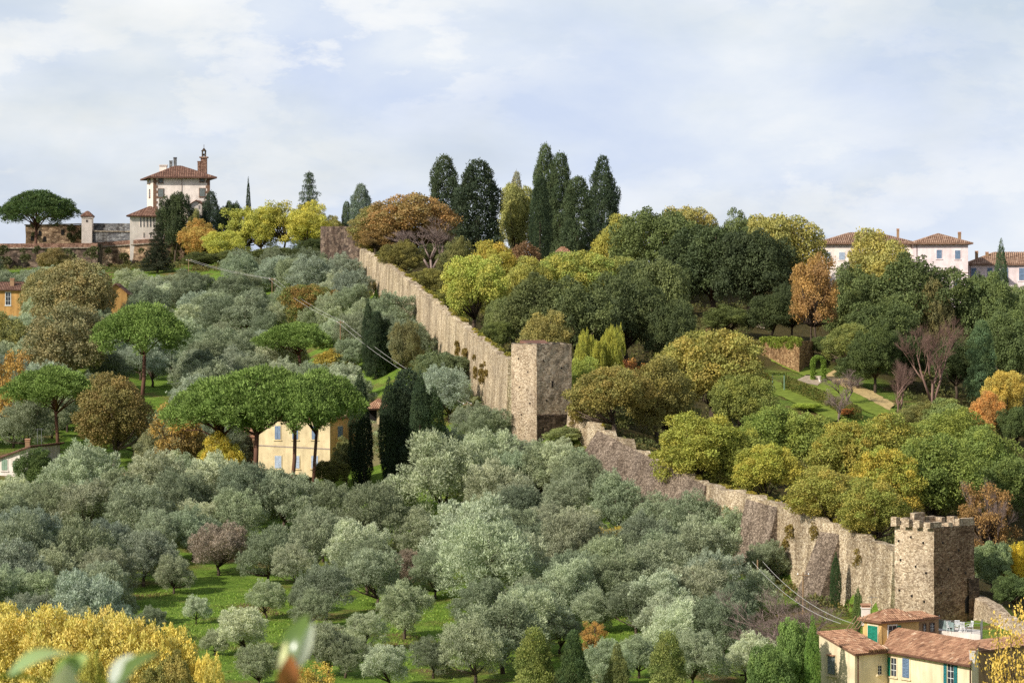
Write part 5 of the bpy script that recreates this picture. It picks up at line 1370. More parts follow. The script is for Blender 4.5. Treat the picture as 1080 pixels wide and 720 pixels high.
# ------------------------------------------------------------------ trees of the gardens inside the wall
HO = (52, 62, 42)
T_(True, [
 ('broad', 428, 206, 92, 100, (132, 104, 58), 'rust-brown oak at the top end of the town wall', dict(Y=705, autumn=(154, 108, 56))),
 ('bare_twig', 446, 230, 62, 80, (140, 100, 86), 'pinkish leafless tree in front of the rust-brown oak', dict(Y=655)),
 ('broad', 398, 219, 52, 60, (120, 110, 58), 'olive-brown tree at the wall side of the rust-brown oak', dict(Y=712, autumn=(150, 112, 56))),
 ('holm', 432, 240, 96, 46, (92, 82, 50), 'brown scrub behind the pinkish leafless tree', dict(Y=716, cat='shrub')),
 ('open', 398, 238, 40, 50, (130, 106, 60), 'sparse brown tree overhanging the top end of the town wall', dict(Y=700)),
 ('broad_cypress', 468, 167, 40, 125, (56, 68, 46), 'big dark cypress, first of the pair above the rust-brown oak', dict(Y=735, group='cypresses')),
 ('broad_cypress', 503, 172, 54, 130, (50, 62, 44), 'big dark ragged cypress, broader of the pair beside the rust-brown oak', dict(Y=725, group='cypresses', variant=3)),
 ('holm', 544, 196, 40, 100, (108, 112, 74), 'pale grey-green tree between the two groups of big cypresses', dict(Y=740)),
 ('broad_cypress', 546, 184, 20, 100, (120, 120, 96), 'faded grey conifer top behind the pale grey-green tree', dict(Y=752)),
 ('cypress', 570, 184, 24, 105, CY, 'dense narrow cypress in front of the ridge group', dict(Y=690, group='cypresses')),
 ('broad_cypress', 575, 156, 30, 130, (66, 80, 50), 'tallest cypress of the ridge group', dict(Y=725, group='cypresses')),
 ('broad_cypress', 592, 165, 34, 120, (58, 72, 46), 'cypress just right of the tallest one in the ridge group', dict(Y=722, group='cypresses', variant=1)),
 ('broad_cypress', 609, 189, 40, 100, (60, 74, 48), 'lower broad cypress in the middle of the ridge group', dict(Y=705, group='cypresses', variant=2)),
 ('broad_cypress', 637, 168, 34, 120, (52, 66, 46), 'dark cypress standing at the right end of the ridge group', dict(Y=722, group='cypresses', variant=4)),
 ('broad', 500, 271, 66, 84, (144, 142, 54), 'bright yellow-green tree just behind the upper town wall', dict(autumn=(164, 150, 60))),
 ('broad', 522, 256, 60, 70, (146, 128, 46), 'yellow-brown spreading tree under the ragged cypress', dict(autumn=(170, 136, 48))),
 ('broad', 482, 252, 44, 60, (102, 96, 52), 'dull brown-green tree below the pair of big cypresses', dict()),
 ('shrub', 552, 256, 36, 40, (120, 92, 62), 'russet bush at the foot of the dense narrow cypress', dict(Y=660, cat='shrub')),
 ('broad', 556, 272, 52, 66, (134, 124, 54), 'olive-yellow tree below the dense narrow cypress', dict()),
 ('broad', 610, 266, 80, 70, (126, 128, 54), 'wide yellow-green tree below the little pavilion roof', dict(autumn=(156, 142, 56))),
 ('broad', 650, 272, 50, 60, (120, 116, 54), 'yellowish tree beside the wide yellow-green one', dict()),
 ('holm', 566, 292, 82, 92, (66, 74, 50), 'dark oak behind the upper tower, nearest the yellow-green tree', dict(group='evergreen oaks')),
 ('holm', 612, 296, 84, 100, (64, 74, 52), 'dark oak directly above the upper tower', dict(group='evergreen oaks')),
 ('holm', 662, 282, 84, 110, (58, 68, 48), 'large dark oak in the middle of the park slope', dict(group='evergreen oaks')),
 ('holm', 690, 275, 72, 96, (74, 84, 60), 'grey-green dark oak with a bright crown beside the large one', dict(group='evergreen oaks')),
 ('holm', 708, 318, 60, 80, (54, 64, 44), 'dark oak reaching down beside the park lawn', dict(group='evergreen oaks')),
 ('broad', 655, 228, 60, 90, (138, 124, 50), 'yellowing tree behind the big ridge oak', dict(Y=660)),
 ('holm', 690, 223, 92, 110, (68, 80, 52), 'big round green oak on the ridge right of the cypresses', dict(group='evergreen oaks', Y=650)),
 ('broad', 727, 220, 60, 100, (140, 122, 62), 'olive-brown rounded tree on the ridge beside the big oak', dict(Y=672)),
 ('holm', 782, 224, 50, 90, (70, 82, 56), 'green oak top between two olive-brown ridge trees', dict(Y=675, group='evergreen oaks')),
 ('broad', 826, 229, 86, 130, (136, 122, 60), 'large olive-brown tree on the ridge beside the pink villa', dict(Y=630)),
 ('holm', 752, 240, 96, 120, (52, 64, 46), 'dark oak of the ridge wood, above the pale statue', dict(Y=625, group='evergreen oaks')),
 ('holm', 796, 246, 84, 116, (46, 56, 42), 'darkest oak of the ridge wood, above the garden path', dict(Y=618, group='evergreen oaks')),
 ('holm', 722, 262, 60, 100, (48, 58, 44), 'shaded oak at the side of the ridge wood by the big round oak', dict(Y=628, group='evergreen oaks')),
 ('holm', 833, 300, 40, 66, (46, 56, 40), 'dark evergreen beside the tall orange tree', dict(Y=590)),
 ('feather', 856, 270, 42, 128, (152, 118, 68), 'tall slender orange autumn tree in front of the pink villa', dict(Y=560, autumn=(182, 142, 66))),
 ('open', 858, 274, 52, 122, (148, 110, 66), 'ragged rust-orange tree entwined with the tall slender orange one', dict(Y=556, autumn=(180, 138, 64))),
 ('broad', 930, 244, 80, 76, (142, 126, 62), 'broad olive-brown tree hiding the middle of the pink villa', dict(Y=612)),
 ('holm', 908, 281, 70, 130, (70, 82, 54), 'dark round oak below the pink villa, first from the orange tree', dict(Y=575, group='evergreen oaks')),
 ('holm', 968, 272, 104, 150, (64, 76, 50), 'largest dark oak below the pink villa', dict(Y=572, group='evergreen oaks')),
 ('holm', 932, 318, 80, 110, (60, 72, 46), 'dark oak standing lower than the largest one below the villa', dict(Y=548, group='evergreen oaks')),
 ('broad', 896, 342, 50, 80, (108, 106, 50), 'mottled yellow-green tree beside the arch of clipped ivy', dict(Y=540)),
 ('holm', 922, 342, 50, 84, (54, 66, 40), 'dark tree at the end of the sloping garden lawn', dict(Y=522)),
 ('broad', 985, 296, 36, 60, (104, 92, 54), 'brownish tree top among the dark oaks below the villa', dict(Y=566)),
 ('bare_twigred', 983, 337, 74, 98, (134, 96, 80), 'reddish leafless tree in front of the dark oaks', dict(Y=512)),
 ('bare_twigred', 955, 380, 40, 60, (140, 112, 96), 'small leafless tree at the lower end of the garden lawn', dict(Y=500)),
 ('bare_twig', 888, 390, 40, 36, (150, 124, 116), 'low bare shrub beside the dry grass bank', dict(Y=508, cat='shrub')),
 ('bare_twig', 884, 410, 34, 38, (140, 112, 106), 'low leafless shrub below the clipped hedge', dict(Y=492, cat='shrub')),
 ('cypress', 1056, 257, 17, 90, (66, 84, 56), 'cypress standing in front of the end windows of the pink villa', dict(Y=600, group='cypresses')),
 ('holm', 1040, 290, 62, 110, (70, 84, 56), 'green oak at the foot of the cypress by the pink villa', dict(Y=570, group='evergreen oaks')),
 ('holm', 1066, 330, 66, 110, (66, 80, 52), 'green oak at the right edge below the pink villa', dict(Y=540, group='evergreen oaks')),
 ('holm', 1082, 300, 40, 80, (78, 92, 62), 'pale green oak top at the right edge against the pink villa wall', dict(Y=585, group='evergreen oaks')),
 ('broad_cypress', 1035, 340, 32, 110, (74, 96, 62), 'bluish green broad cypress among the oaks at the right', dict(Y=520, group='cypresses')),
 ('broad', 1060, 392, 40, 60, (158, 142, 62), 'bright yellow bushy tree at the right edge of the gardens', dict(Y=496)),
 ('broad', 1040, 414, 38, 50, (158, 118, 62), 'orange bushy tree below the bright yellow one', dict(Y=480)),
 ('holm', 1072, 430, 40, 60, (58, 72, 46), 'dark tree at the right edge below the bright yellow one', dict(Y=478)),
 ('broad', 1003, 421, 60, 60, (112, 116, 60), 'grey-green rounded tree below the reddish leafless tree', dict(Y=482)),
 ('holm', 464, 258, 54, 66, (58, 64, 42), 'dark evergreen filling the gap behind the pinkish leafless tree', dict(Y=668, cat='tree')),
 ('holm', 424, 254, 44, 40, (84, 82, 48), 'dark bush between the wall top and the rust-brown oak', dict(cat='shrub')),
 ('holm', 452, 284, 42, 34, (88, 88, 50), 'brown-green bush under the pinkish leafless tree', dict(cat='shrub')),
 ('holm', 412, 266, 36, 28, (92, 90, 52), 'low weedy bush on the garden side of the wall end', dict(cat='shrub')),
 ('holm', 401, 246, 40, 34, (92, 84, 48), 'brownish bush right at the top end of the town wall', dict(cat='shrub')),
 ('holm', 534, 316, 44, 50, (78, 88, 60), 'grey-green bushy tree between the bright yellow-green tree and the dark oaks', dict(Y=540)),
 ('holm', 470, 306, 34, 30, (84, 88, 48), 'low bush against the inner side of the upper town wall', dict(Y=585, cat='shrub')),
 ('holm', 524, 340, 36, 32, (70, 80, 46), 'low green bush behind the wall below the bright yellow-green tree', dict(Y=522, cat='shrub')),
 ('holm', 818, 312, 56, 60, (50, 60, 40), 'shaded bush beside the garden path under the darkest oak', dict(Y=588, cat='shrub')),
 ('holm', 770, 322, 56, 44, (66, 76, 46), 'green bush bank between the statue and the garden path', dict(Y=592, cat='shrub')),
 ('holm', 880, 352, 44, 52, (62, 74, 44), 'dark bush between the tall orange tree and the ivy arch', dict(Y=546, cat='shrub')),
 ('holm', 905, 374, 46, 54, (56, 68, 42), 'dark bush behind the dry grass bank', dict(Y=524, cat='shrub')),
 ('holm', 950, 352, 60, 80, (50, 62, 40), 'dark oak between the garden lawn and the reddish leafless tree', dict(Y=530, group='evergreen oaks')),
 ('holm', 1010, 352, 50, 80, (52, 64, 42), 'dark oak between the reddish leafless tree and the bluish cypress', dict(Y=524, group='evergreen oaks')),
 ('broad', 968, 424, 50, 50, (112, 104, 54), 'brown-green bush at the foot of the reddish leafless tree', dict(Y=486, cat='shrub')),
 ('holm', 742, 360, 40, 50, (62, 70, 44), 'dark bush below the pale statue', dict(Y=560, cat='shrub')),
 # row behind the lower wall
 ('broad', 575, 330, 58, 64, (122, 106, 54), 'round olive-brown tree right behind the roofless tower', dict(Y=462)),
 ('feather', 615, 350, 20, 50, (148, 152, 56), 'thin yellow-green poplar, first of three beside the roofless tower', dict(Y=455, group='young poplars')),
 ('feather', 628, 356, 18, 46, (150, 154, 56), 'thin yellow-green poplar, second of three beside the roofless tower', dict(Y=455, group='young poplars')),
 ('feather', 645, 346, 26, 52, (146, 150, 54), 'thin yellow-green poplar, third and tallest of three beside the roofless tower', dict(Y=458, group='young poplars')),
 ('broad', 616, 378, 40, 50, (122, 124, 50), 'yellow-green bush between the roofless tower and the thin poplars', dict(Y=448, cat='shrub')),
 ('broad', 643, 388, 84, 90, (120, 106, 50), 'broad olive-brown tree just behind the wall past the roofless tower', dict(autumn=(140, 116, 52))),
 ('broad', 690, 378, 70, 90, (114, 100, 48), 'brown-green tree between the thin poplars and the big garden tree', dict()),
 ('open', 668, 380, 50, 50, (176, 110, 62), 'small coppery tree behind the broad olive-brown one', dict(Y=462, autumn=(186, 140, 56))),
 ('broad', 706, 398, 56, 70, (96, 92, 46), 'shaded brown-green tree low behind the wall', dict()),
 ('broad', 757, 350, 106, 104, (132, 120, 52), 'biggest olive-brown tree in the gardens, below the pale statue', dict(autumn=(150, 128, 54))),
 ('broad', 786, 396, 64, 74, (112, 110, 48), 'green-brown tree leaning out beside the sloping lawn', dict()),
 ('broad', 736, 437, 88, 90, (130, 124, 44), 'large yellow-green tree behind the long first buttress', dict(autumn=(150, 138, 48))),
 ('broad', 806, 470, 74, 72, (138, 130, 44), 'round bright yellow-green tree above the second buttress', dict(autumn=(160, 142, 48))),
 ('broad', 774, 452, 64, 80, (122, 118, 46), 'yellow-green tree tucked behind the round bright one', dict()),
 ('broad', 812, 430, 80, 84, (106, 112, 44), 'greener tree in the row below the clipped hedge', dict()),
 ('broad', 858, 438, 78, 84, (112, 114, 46), 'green tree in the middle of the garden row below the lawn', dict()),
 ('broad', 850, 425, 30, 26, (140, 146, 52), 'small bright bush at the foot of the clipped hedge', dict(Y=500, cat='shrub')),
 ('open', 896, 430, 24, 24, (170, 112, 60), 'small rusty bush at the lower end of the hedge', dict(Y=496, cat='shrub')),
 ('broad', 892, 446, 80, 88, (128, 122, 46), 'yellowing tree above the third buttress', dict(autumn=(152, 128, 46))),
 ('broad', 944, 438, 92, 96, (124, 122, 48), 'broad yellow-green tree in the garden row above the battlemented tower', dict(autumn=(150, 132, 48))),
 ('broad', 876, 494, 82, 84, (132, 122, 48), 'olive-yellow tree just behind the wall above the third buttress', dict(autumn=(148, 126, 50))),
 ('broad', 922, 506, 74, 80, (122, 118, 46), 'olive-green tree just behind the wall beside the battlemented tower', dict(autumn=(150, 128, 50))),
 ('broad', 938, 474, 78, 90, (126, 122, 42), 'tree with bright yellow sprays behind the wall near the battlemented tower', dict(autumn=(178, 146, 48))),
 ('broad', 990, 462, 96, 104, (100, 106, 44), 'large green tree rising straight behind the battlemented tower', dict()),
 ('broad', 1000, 432, 90, 80, (116, 118, 48), 'yellow-green tree above the large green one', dict(Y=455)),
 ('broad', 1042, 452, 70, 90, (106, 112, 48), 'green tree at the right end of the garden row', dict()),
 ('broad', 1064, 484, 60, 70, (96, 104, 50), 'darker green tree at the right edge above the low wall end', dict()),
 ('open', 1042, 512, 64, 90, (152, 116, 62), 'half-bare tree with rusty leaves right of the battlemented tower', dict(autumn=(150, 110, 60))),
 ('bare_twig', 1046, 508, 50, 96, (150, 132, 116), 'pale bare-branched tree right behind the battlemented tower', dict()),
 ('holm', 1048, 572, 48, 70, (86, 102, 84), 'bluish green bush between the battlemented tower and the low wall end', dict(Y=338, cat='shrub')),
 ('feather', 1070, 573, 36, 60, (190, 172, 44), 'bright lemon yellow bush at the right edge above the low wall end', dict(Y=340, cat='shrub')),
 ('holm', 1070, 604, 44, 50, (60, 76, 50), 'dark green bush under the lemon yellow one', dict(Y=330, cat='shrub')),
])

# ------------------------------------------------------------------ garden terrace inside the wall
def ground_hit(px, py, inside=True, y0=300, y1=800):
    Y = np.arange(y0, y1, .5); X = (px - CX) * Y / F
    g = terr_v(X, Y) - (HY - py) * Y / F
    ok = (side(X, Y) > 1) == inside
    i = np.where(ok[1:] & (g[1:] >= 0) & (g[:-1] < 0))[0]
    k = int(i[0]) + 1 if len(i) else int(np.argmin(np.abs(g) + 1e3 * ~ok))
    return Vector((X[k], Y[k], terr(X[k], Y[k])))

def sheet(name, quad, mat, lift, nu=24, nv=8):
    c = [ground_hit(*p) for p in quad]; V = []
    for j in range(nv + 1):
        for i in range(nu + 1):
            u, v = i / nu, j / nv
            p = c[0].lerp(c[1], u).lerp(c[3].lerp(c[2], u), v); V.append((p.x, p.y))
    A = np.array(V); A = A + np.array([[mnoise.noise(Vector((a * .8, b * .8, 1))) * .5, mnoise.noise(Vector((a * .8, b * .8, 7))) * .9] for a, b in V]); Z = terr_v(A[:, 0], A[:, 1]) + lift
    I = np.arange((nu + 1) * (nv + 1)).reshape(nv + 1, nu + 1)
    Q = np.stack([I[:-1, :-1].ravel(), I[:-1, 1:].ravel(), I[1:, 1:].ravel(), I[1:, :-1].ravel()], -1)
    o = link(name, fast_mesh(name, np.column_stack([A, Z]), Q, None, M[mat], True)); o['kind'] = 'structure'
    return o
sheet('lawn', [(796, 370), (848, 398), (862, 394), (806, 366)], 'lawn', .20)
sheet('lawn', [(852, 408), (925, 440), (946, 434), (866, 399)], 'lawn', .20)
sheet('lawn', [(806, 412), (880, 446), (892, 438), (812, 400)], 'lawn', .20)
sheet('path', [(838, 404), (862, 408), (872, 398), (850, 398)], 'gravel', .26)
sheet('path', [(798, 346), (806, 348), (812, 334), (806, 333)], 'gravel', .26)
sheet('dry_grass_bank', [(868, 398), (938, 434), (944, 427), (880, 392)], 'straw', .24)

hd = thing('hedge', 'long clipped green hedge running down beside the sloping garden lawn', 'hedge', ground_hit(866, 424))
a, b = ground_hit(828, 410), ground_hit(906, 444); cl = []; R0 = random.Random(5)
for i in range(80):
    p = a.lerp(b, i / 79); p.z = terr(p.x, p.y)
    for z in (.4, 1.1, 1.7): cl.append([p.x + R0.uniform(-.15, .15), p.y + R0.uniform(-.2, .2), p.z + z, .55, .6, .5])
leaves_obj('foliage', cl, 9000, .26, .18, 71, (84, 92, 44), hd, (120, 110, 56))
# retaining wall with ivy on its top
gw = thing('garden_wall', 'stone retaining wall with ivy along its top beside the sloping lawn', 'garden wall', ground_hit(824, 382))
a, b = ground_hit(803, 374), ground_hit(843, 394); ta = (HY - 361) * a.y / F; b.y -= .0; tb2 = (HY - 360) * b.y / F
mb = MB(); bk = Vector((3.5, 9, 0))
mb.patch(flat(a, a.z - 1), flat(b, b.z - 1), flat(b, tb2), flat(a, ta), .5, .08, 1); mb.patch(flat(b, b.z - 1), flat(b + bk, b.z - 1), flat(b + bk, tb2), flat(b, tb2), .5, .08, 1)
mb.patch(flat(a, ta), flat(b, tb2), flat(b + bk, tb2), flat(a + bk, ta), .8, .05, 1); mb.build('masonry', M['garden_stone'], gw)
cl = []
for i in range(46):
    p = a.lerp(b, R0.random()); z = ta + (tb2 - ta) * .5; q = R0.uniform(.3, .6); cl.append([p.x, p.y - .1, z + R0.uniform(-.9, .5), q, q * .6, q * 1.1])
leaves_obj('ivy', cl, 5000, .24, .18, 72, (120, 130, 54), gw)
h2 = thing('hedge', 'low clipped hedge on top of the garden retaining wall', 'hedge', flat(a, ta)); cl = []
for i in range(40):
    p = a.lerp(b, i / 39) + Vector((.3, 2.2, 0)); cl.append([p.x, p.y, ta + .4, .5, .5, .5])
leaves_obj('foliage', cl, 3000, .24, .17, 73, (122, 132, 52), h2)
# clipped ivy arch
ga = thing('topiary_arch', 'arch of clipped green ivy over the garden path', 'topiary arch', ground_hit(863, 402))
o = ga.location; cl = []
for s in (-1, 1):
    for k in range(8): cl.append([o.x + s * .95, o.y, o.z + .3 + k * .38, .36, .5, .36])
for k in range(9):
    an = math.pi * k / 8; cl.append([o.x + .95 * math.cos(an), o.y, o.z + 3.1 + .95 * math.sin(an), .38, .5, .38])
leaves_obj('foliage', cl, 5000, .2, .15, 74, (112, 132, 56), ga)
for px, lab in ((821, 'small green garden trellis post with a flat leafy top beside the hedge'),):
    tp = thing('trellis_arch', lab, 'trellis', ground_hit(px, 412)); o = tp.location
    mb = MB()
    for dx in (-1.0, 1.0): mb.tube([o + Vector((dx, 0, -.3)), o + Vector((dx, 0, 2.8))], .12, 6)
    mb.tube([o + Vector((-1.1, 0, 2.8)), o + Vector((1.1, 0, 2.8))], .1, 6); mb.build('frame', M['palegreen_paint'], tp)
    leaves_obj('foliage', [[o.x + k * .35, o.y, o.z + 2.9, .3, .3, .16] for k in range(-3, 4)], 700, .2, .15, 75, (112, 120, 62), tp)
ur = thing('garden_urn', 'white stone urn under the clipped ivy arch', 'urn', ground_hit(864, 403) + Vector((0, -.9, 0)))
o = ur.location; mb = MB(); mb.tube([o, o + Vector((0, 0, .12)), o + Vector((0, 0, .2)), o + Vector((0, 0, .55)), o + Vector((0, 0, .95)), o + Vector((0, 0, 1.0))], [.28, .28, .12, .3, .42, .46], 14); mb.build('bowl', M['white'], ur, smooth=True)
# pale statue at the head of the gardens
stt = thing('statue', 'pale weathered stone statue on a plinth at the edge of the park trees', 'statue', ground_hit(747, 352))
o = stt.location; mb = MB(); mb.box(o + Vector((0, 0, .5)), (.5, 0, 0), (0, .5, 0), (0, 0, .75)); mb.box(o + Vector((0, 0, 1.28)), (.6, 0, 0), (0, .6, 0), (0, 0, .06)); mb.build('plinth', M['garden_stone'], stt)
mb = MB(); b_ = o + Vector((0, 0, 1.34))
mb.tube([b_, b_ + Vector((0, 0, .3)), b_ + Vector((.02, 0, .9)), b_ + Vector((0, 0, 1.25)), b_ + Vector((0, 0, 1.5)), b_ + Vector((0, 0, 1.62)), b_ + Vector((0, 0, 1.72)), b_ + Vector((0, 0, 1.84)), b_ + Vector((0, 0, 1.94))], [.36, .30, .22, .25, .27, .09, .12, .13, .05], 12)
mb.tube([b_ + Vector((-.25, 0, 1.45)), b_ + Vector((-.38, -.05, 1.1)), b_ + Vector((-.15, -.22, .95))], [.09, .08, .05], 8); mb.tube([b_ + Vector((.25, 0, 1.45)), b_ + Vector((.42, -.05, 1.2)), b_ + Vector((.36, -.2, .8))], [.09, .08, .05], 8)
mb.build('figure', M['white'], stt, smooth=True)

# ------------------------------------------------------------------ olive grove
LAND = [  # (phrase, column, row) of things in view near which an olive can be found
 ('just below the fort rampart', 110, 300), ('below the yellow row of trees', 255, 292), ('around the upper cable poles', 300, 312), ('below the top end of the town wall', 390, 300),
 ('beside the round russet-topped tree', 370, 330), ('above the lone two-trunked pine', 195, 325), ('between the lone pine and the russet-topped tree', 240, 345),
 ('around the low wide umbrella pine', 275, 375), ('beside the trunks of the lone pine', 190, 385), ('between the pine clump and the cypress clump', 365, 385),
 ('between the cypress clump and the wall', 450, 370), ('under the curved pine and russet tree', 110, 470), ('below the white house', 30, 520), ('left of the golden trees', 20, 590),
 ('above the golden trees', 95, 580), ('under the small terracotta shed', 135, 525), ('in front of the pine trunks', 240, 505), ('around the sunny grass clearing', 215, 600), ('below the sunny grass clearing', 260, 670),
 ('in front of the yellow house', 320, 530), ('below the dark bushes of the yellow house', 340, 580), ('beside the lower grass strip', 360, 640), ('below the broad shaggy cypress', 420, 550), ('in the open grass beside the big olive', 420, 630),
 ('below the small palm', 480, 490), ('left of the roofless tower', 520, 475), ('below the roofless tower', 580, 495), ('in the middle of the grove', 500, 570), ('in the heart of the lower grove', 520, 640),
 ('beside the yellowish shrub', 640, 545), ('along the long first buttress', 700, 560), ('below the second buttress', 780, 590), ('in the hollow under the yellowish shrub', 620, 620),
 ('above the lone bushy cypress top', 700, 640), ('around the short pole by the wall', 790, 620), ('above the pale leafless bush', 760, 670), ('above the pair of cypress tops', 590, 680), ('at the lower edge below the clearing', 300, 700), ('beside the lower cypress pair', 500, 690),
 ('near the orange house', 150, 330), ('beside the left edge trees', 20, 350)]
OL = []       # (px, top, w, h or None, rgb)
G0, G1, G2, G3 = (131, 140, 108), (121, 132, 98), (143, 150, 119), (114, 125, 95)
PK = (146, 130, 110)
hand = [  # centre column, crown centre row, crown width
 (85,500,80),(53,532,56),(12,524,54),(8,545,56),(24,574,84),(80,578,78),(92,530,56),(128,520,62),(167,505,72),(188,523,66),(143,538,72),(137,588,44),(183,602,42),(232,577,62,PK),(230,510,76),(264,516,70),(300,524,70),
 (284,580,62),(333,564,70),(281,628,40),(254,664,58),(130,640,32),(344,620,62),(272,700,52),(344,682,62),(352,530,54),(310,592,50),(200,560,60),(165,560,56),(250,540,60),
 (467,499,106),(394,545,86),(378,577,70),(430,598,44,PK),(390,606,66),(428,638,60),(384,664,46),(366,690,50),(497,565,100),(547,538,62),(517,592,108),(562,578,62),(520,482,70),(572,490,58),(546,482,48),(548,500,58),(588,492,60),(613,503,58),(595,522,60),
 (653,526,70),(607,568,70),(690,546,62),(680,568,66),(655,586,64),(600,616,66),(652,612,70),(693,632,76),(665,640,62),(497,680,70),(737,548,72),(742,578,80),(772,562,62),(737,626,80),(806,592,52),(800,620,46),(757,660,70),(735,692,66),(702,588,70),(712,660,64),
 (560,640,60),(540,660,50),(455,600,50),(445,560,60),(330,640,46),(405,700,50),(455,690,46),(625,640,50),(640,700,60),(590,660,46),(672,690,50),(790,690,56),(770,640,56),
 (588,480,44),(606,490,42),(352,352,40),(372,374,42),(362,402,46),(345,404,40),(374,346,40),(332,336,34),(352,326,42),(372,318,44),(300,399,50),(331,401,46),(292,332,38),(279,346,40),(268,320,38),(300,318,34),(208,640,30),(162,652,32),(228,676,30),(320,628,36),(60,600,60),(40,625,56),(110,612,50),(5,620,60)]
for i, row in enumerate(hand):
    px, cy, w = row[:3]; rgb = row[3] if len(row) > 3 else (G0, G1, G2, G3, G0, G1)[i % 6]
    w *= .95; h = w * RNG.uniform(.94, 1.1)
    OL.append((px, cy - w * .42, w, h, rgb))
olives = []
def put_olive(px, top, w, h, rgb, Y=None):
    ratio = h / w
    if Y is None: Y = solve(px, top, w, ratio, False, 262, 820)
    x = (px - CX) * Y / F; z = terr(x, Y); wm = w * Y / F; hm = (HY - top) * Y / F - z
    hm = min(max(hm, .75 * ratio * wm), 1.5 * ratio * wm)
    j = RNG.uniform(.84, 1.15); j2 = RNG.uniform(.98, 1.02)
    col = (min(255, rgb[0] * j * j2), min(255, rgb[1] * j), min(255, rgb[2] * j / j2))
    r = plant('olive', x, Y, wm, hm, SL(col, KL * 1.02), SL((min(255, col[0] * 1.2), min(255, col[1] * 1.17), min(255, col[2] * 1.16)), KL * 1.02), 'grey-green olive tree', 'olive tree', 'olive trees of the grove', None, None, z)
    r['photo_x'], r['photo_y'] = to_px((x, Y, z + hm * .6))
    olives.append((r, x, Y, wm / 2))
for o in OL: put_olive(*o)
# small olives and bushes right under the fort rampart
for px, top, Y in ((4, 285, 775), (34, 283, 768), (62, 283, 778), (96, 284, 784), (138, 284, 782), (152, 292, 760), (196, 284, 782), (182, 290, 765), (148, 296, 745), (212, 288, 770)):
    put_olive(px, top, 36, 28, RNG.choice((G0, G1, G3)))

# the rest of the slope, spaced as the grove is planted, leaving the clearings open
KEEP = [  # openings in the grove: column and row range, and the distance before which nothing may stand there
  (300, 298, 358, 344, 0), (284, 366, 346, 392, 0), (138, 370, 170, 424, 0), (58, 424, 84, 468, 0), (378, 320, 414, 392, 553), (414, 345, 440, 398, 538), (195, 274, 205, 290, 0), (282, 294, 292, 312, 0), (354, 341, 364, 368, 0),
  (612, 440, 642, 500, 999), (640, 462, 692, 512, 999), (690, 488, 752, 540, 999), (366, 395, 472, 494, 460), (780, 626, 868, 715, 999), (0, 257, 205, 281, 830), (210, 200, 345, 262, 815), (822, 520, 945, 636, 999), (752, 505, 835, 572, 999), (540, 370, 606, 440, 999),
  (140, 622, 245, 690, 999), (255, 664, 330, 720, 999), (405, 655, 480, 720, 999), (610, 655, 660, 720, 999), (262, 440, 376, 505, 500), (-20, 465, 66, 505, 492), (-20, 296, 24, 330, 722), (128, 500, 140, 520, 468), (100, 298, 138, 318, 722), (380, 640, 420, 720, 999), (436, 545, 462, 570, 999), (300, 612, 322, 640, 999)]
KEEP = [(a, b, c, d, y or {300: 640, 284: 600, 138: 600, 58: 520, 195: 760, 282: 700, 354: 620}[a]) for a, b, c, d, y in KEEP]
for t in TREES:        # a listed tree's own distance bounds its opening
    for i, (px, top, y) in enumerate(((328, 301, 0), (314, 341, 1), (153, 321, 2), (60, 387, 3))):
        if (t[1], t[2]) == (px, top): KEEP[y] = (*KEEP[y][:4], t[0].location.y - 1)
others = [(t[0].location.x, t[0].location.y, t[0].scale.x / 2) for t in TREES]
def free(x, y, r):
    for _, ox, oy, orad in olives:
        if math.hypot(ox - x, oy - y) < (orad + r) * .68: return False
    for ox, oy, orad in others:
        if math.hypot(ox - x, oy - y) < (min(orad, 4) + r) * .66: return False
    return True
RF = random.Random(12)
n_fill = 0
for _ in range(9000):
    Y = RF.uniform(300, 812); px = RF.uniform(-30, 880) if Y < 480 else RF.uniform(-30, 520); x = (px - CX) * Y / F
    r = RF.uniform(3.0, 4.6) if Y < 540 else RF.uniform(4.0, 5.6)
    sd = float(side(np.array([x]), np.array([Y]))[0])
    if sd > -(r * .5 + 1.2): continue
    if Y < 345 and px > 800: continue
    if not free(x, Y, r): continue
    z = terr(x, Y); h = r * 2 * RF.uniform(.86, 1.04)
    bx, by = to_px((x, Y, z)); tx, ty = to_px((x, Y, z + h)); rp = r * F / Y
    bad = any(Y < yy and a < bx + rp * .8 and bx - rp * .8 < c and b < by and ty < d for a, b, c, d, yy in KEEP)
    if bad or ty > 715: continue
    if any(abs(bx - qx) < rp + 12 and ty < qy < by for qx, qy in ((153, 425), (72, 470), (155, 410))): continue
    put_olive(bx, ty, 2 * rp, h * F / Y, RF.choice((G0, G1, G2, G3, (124, 134, 112))), Y)
    n_fill += 1
    if len(olives) >= 299: break
print('olives', len(olives), 'filled', n_fill)

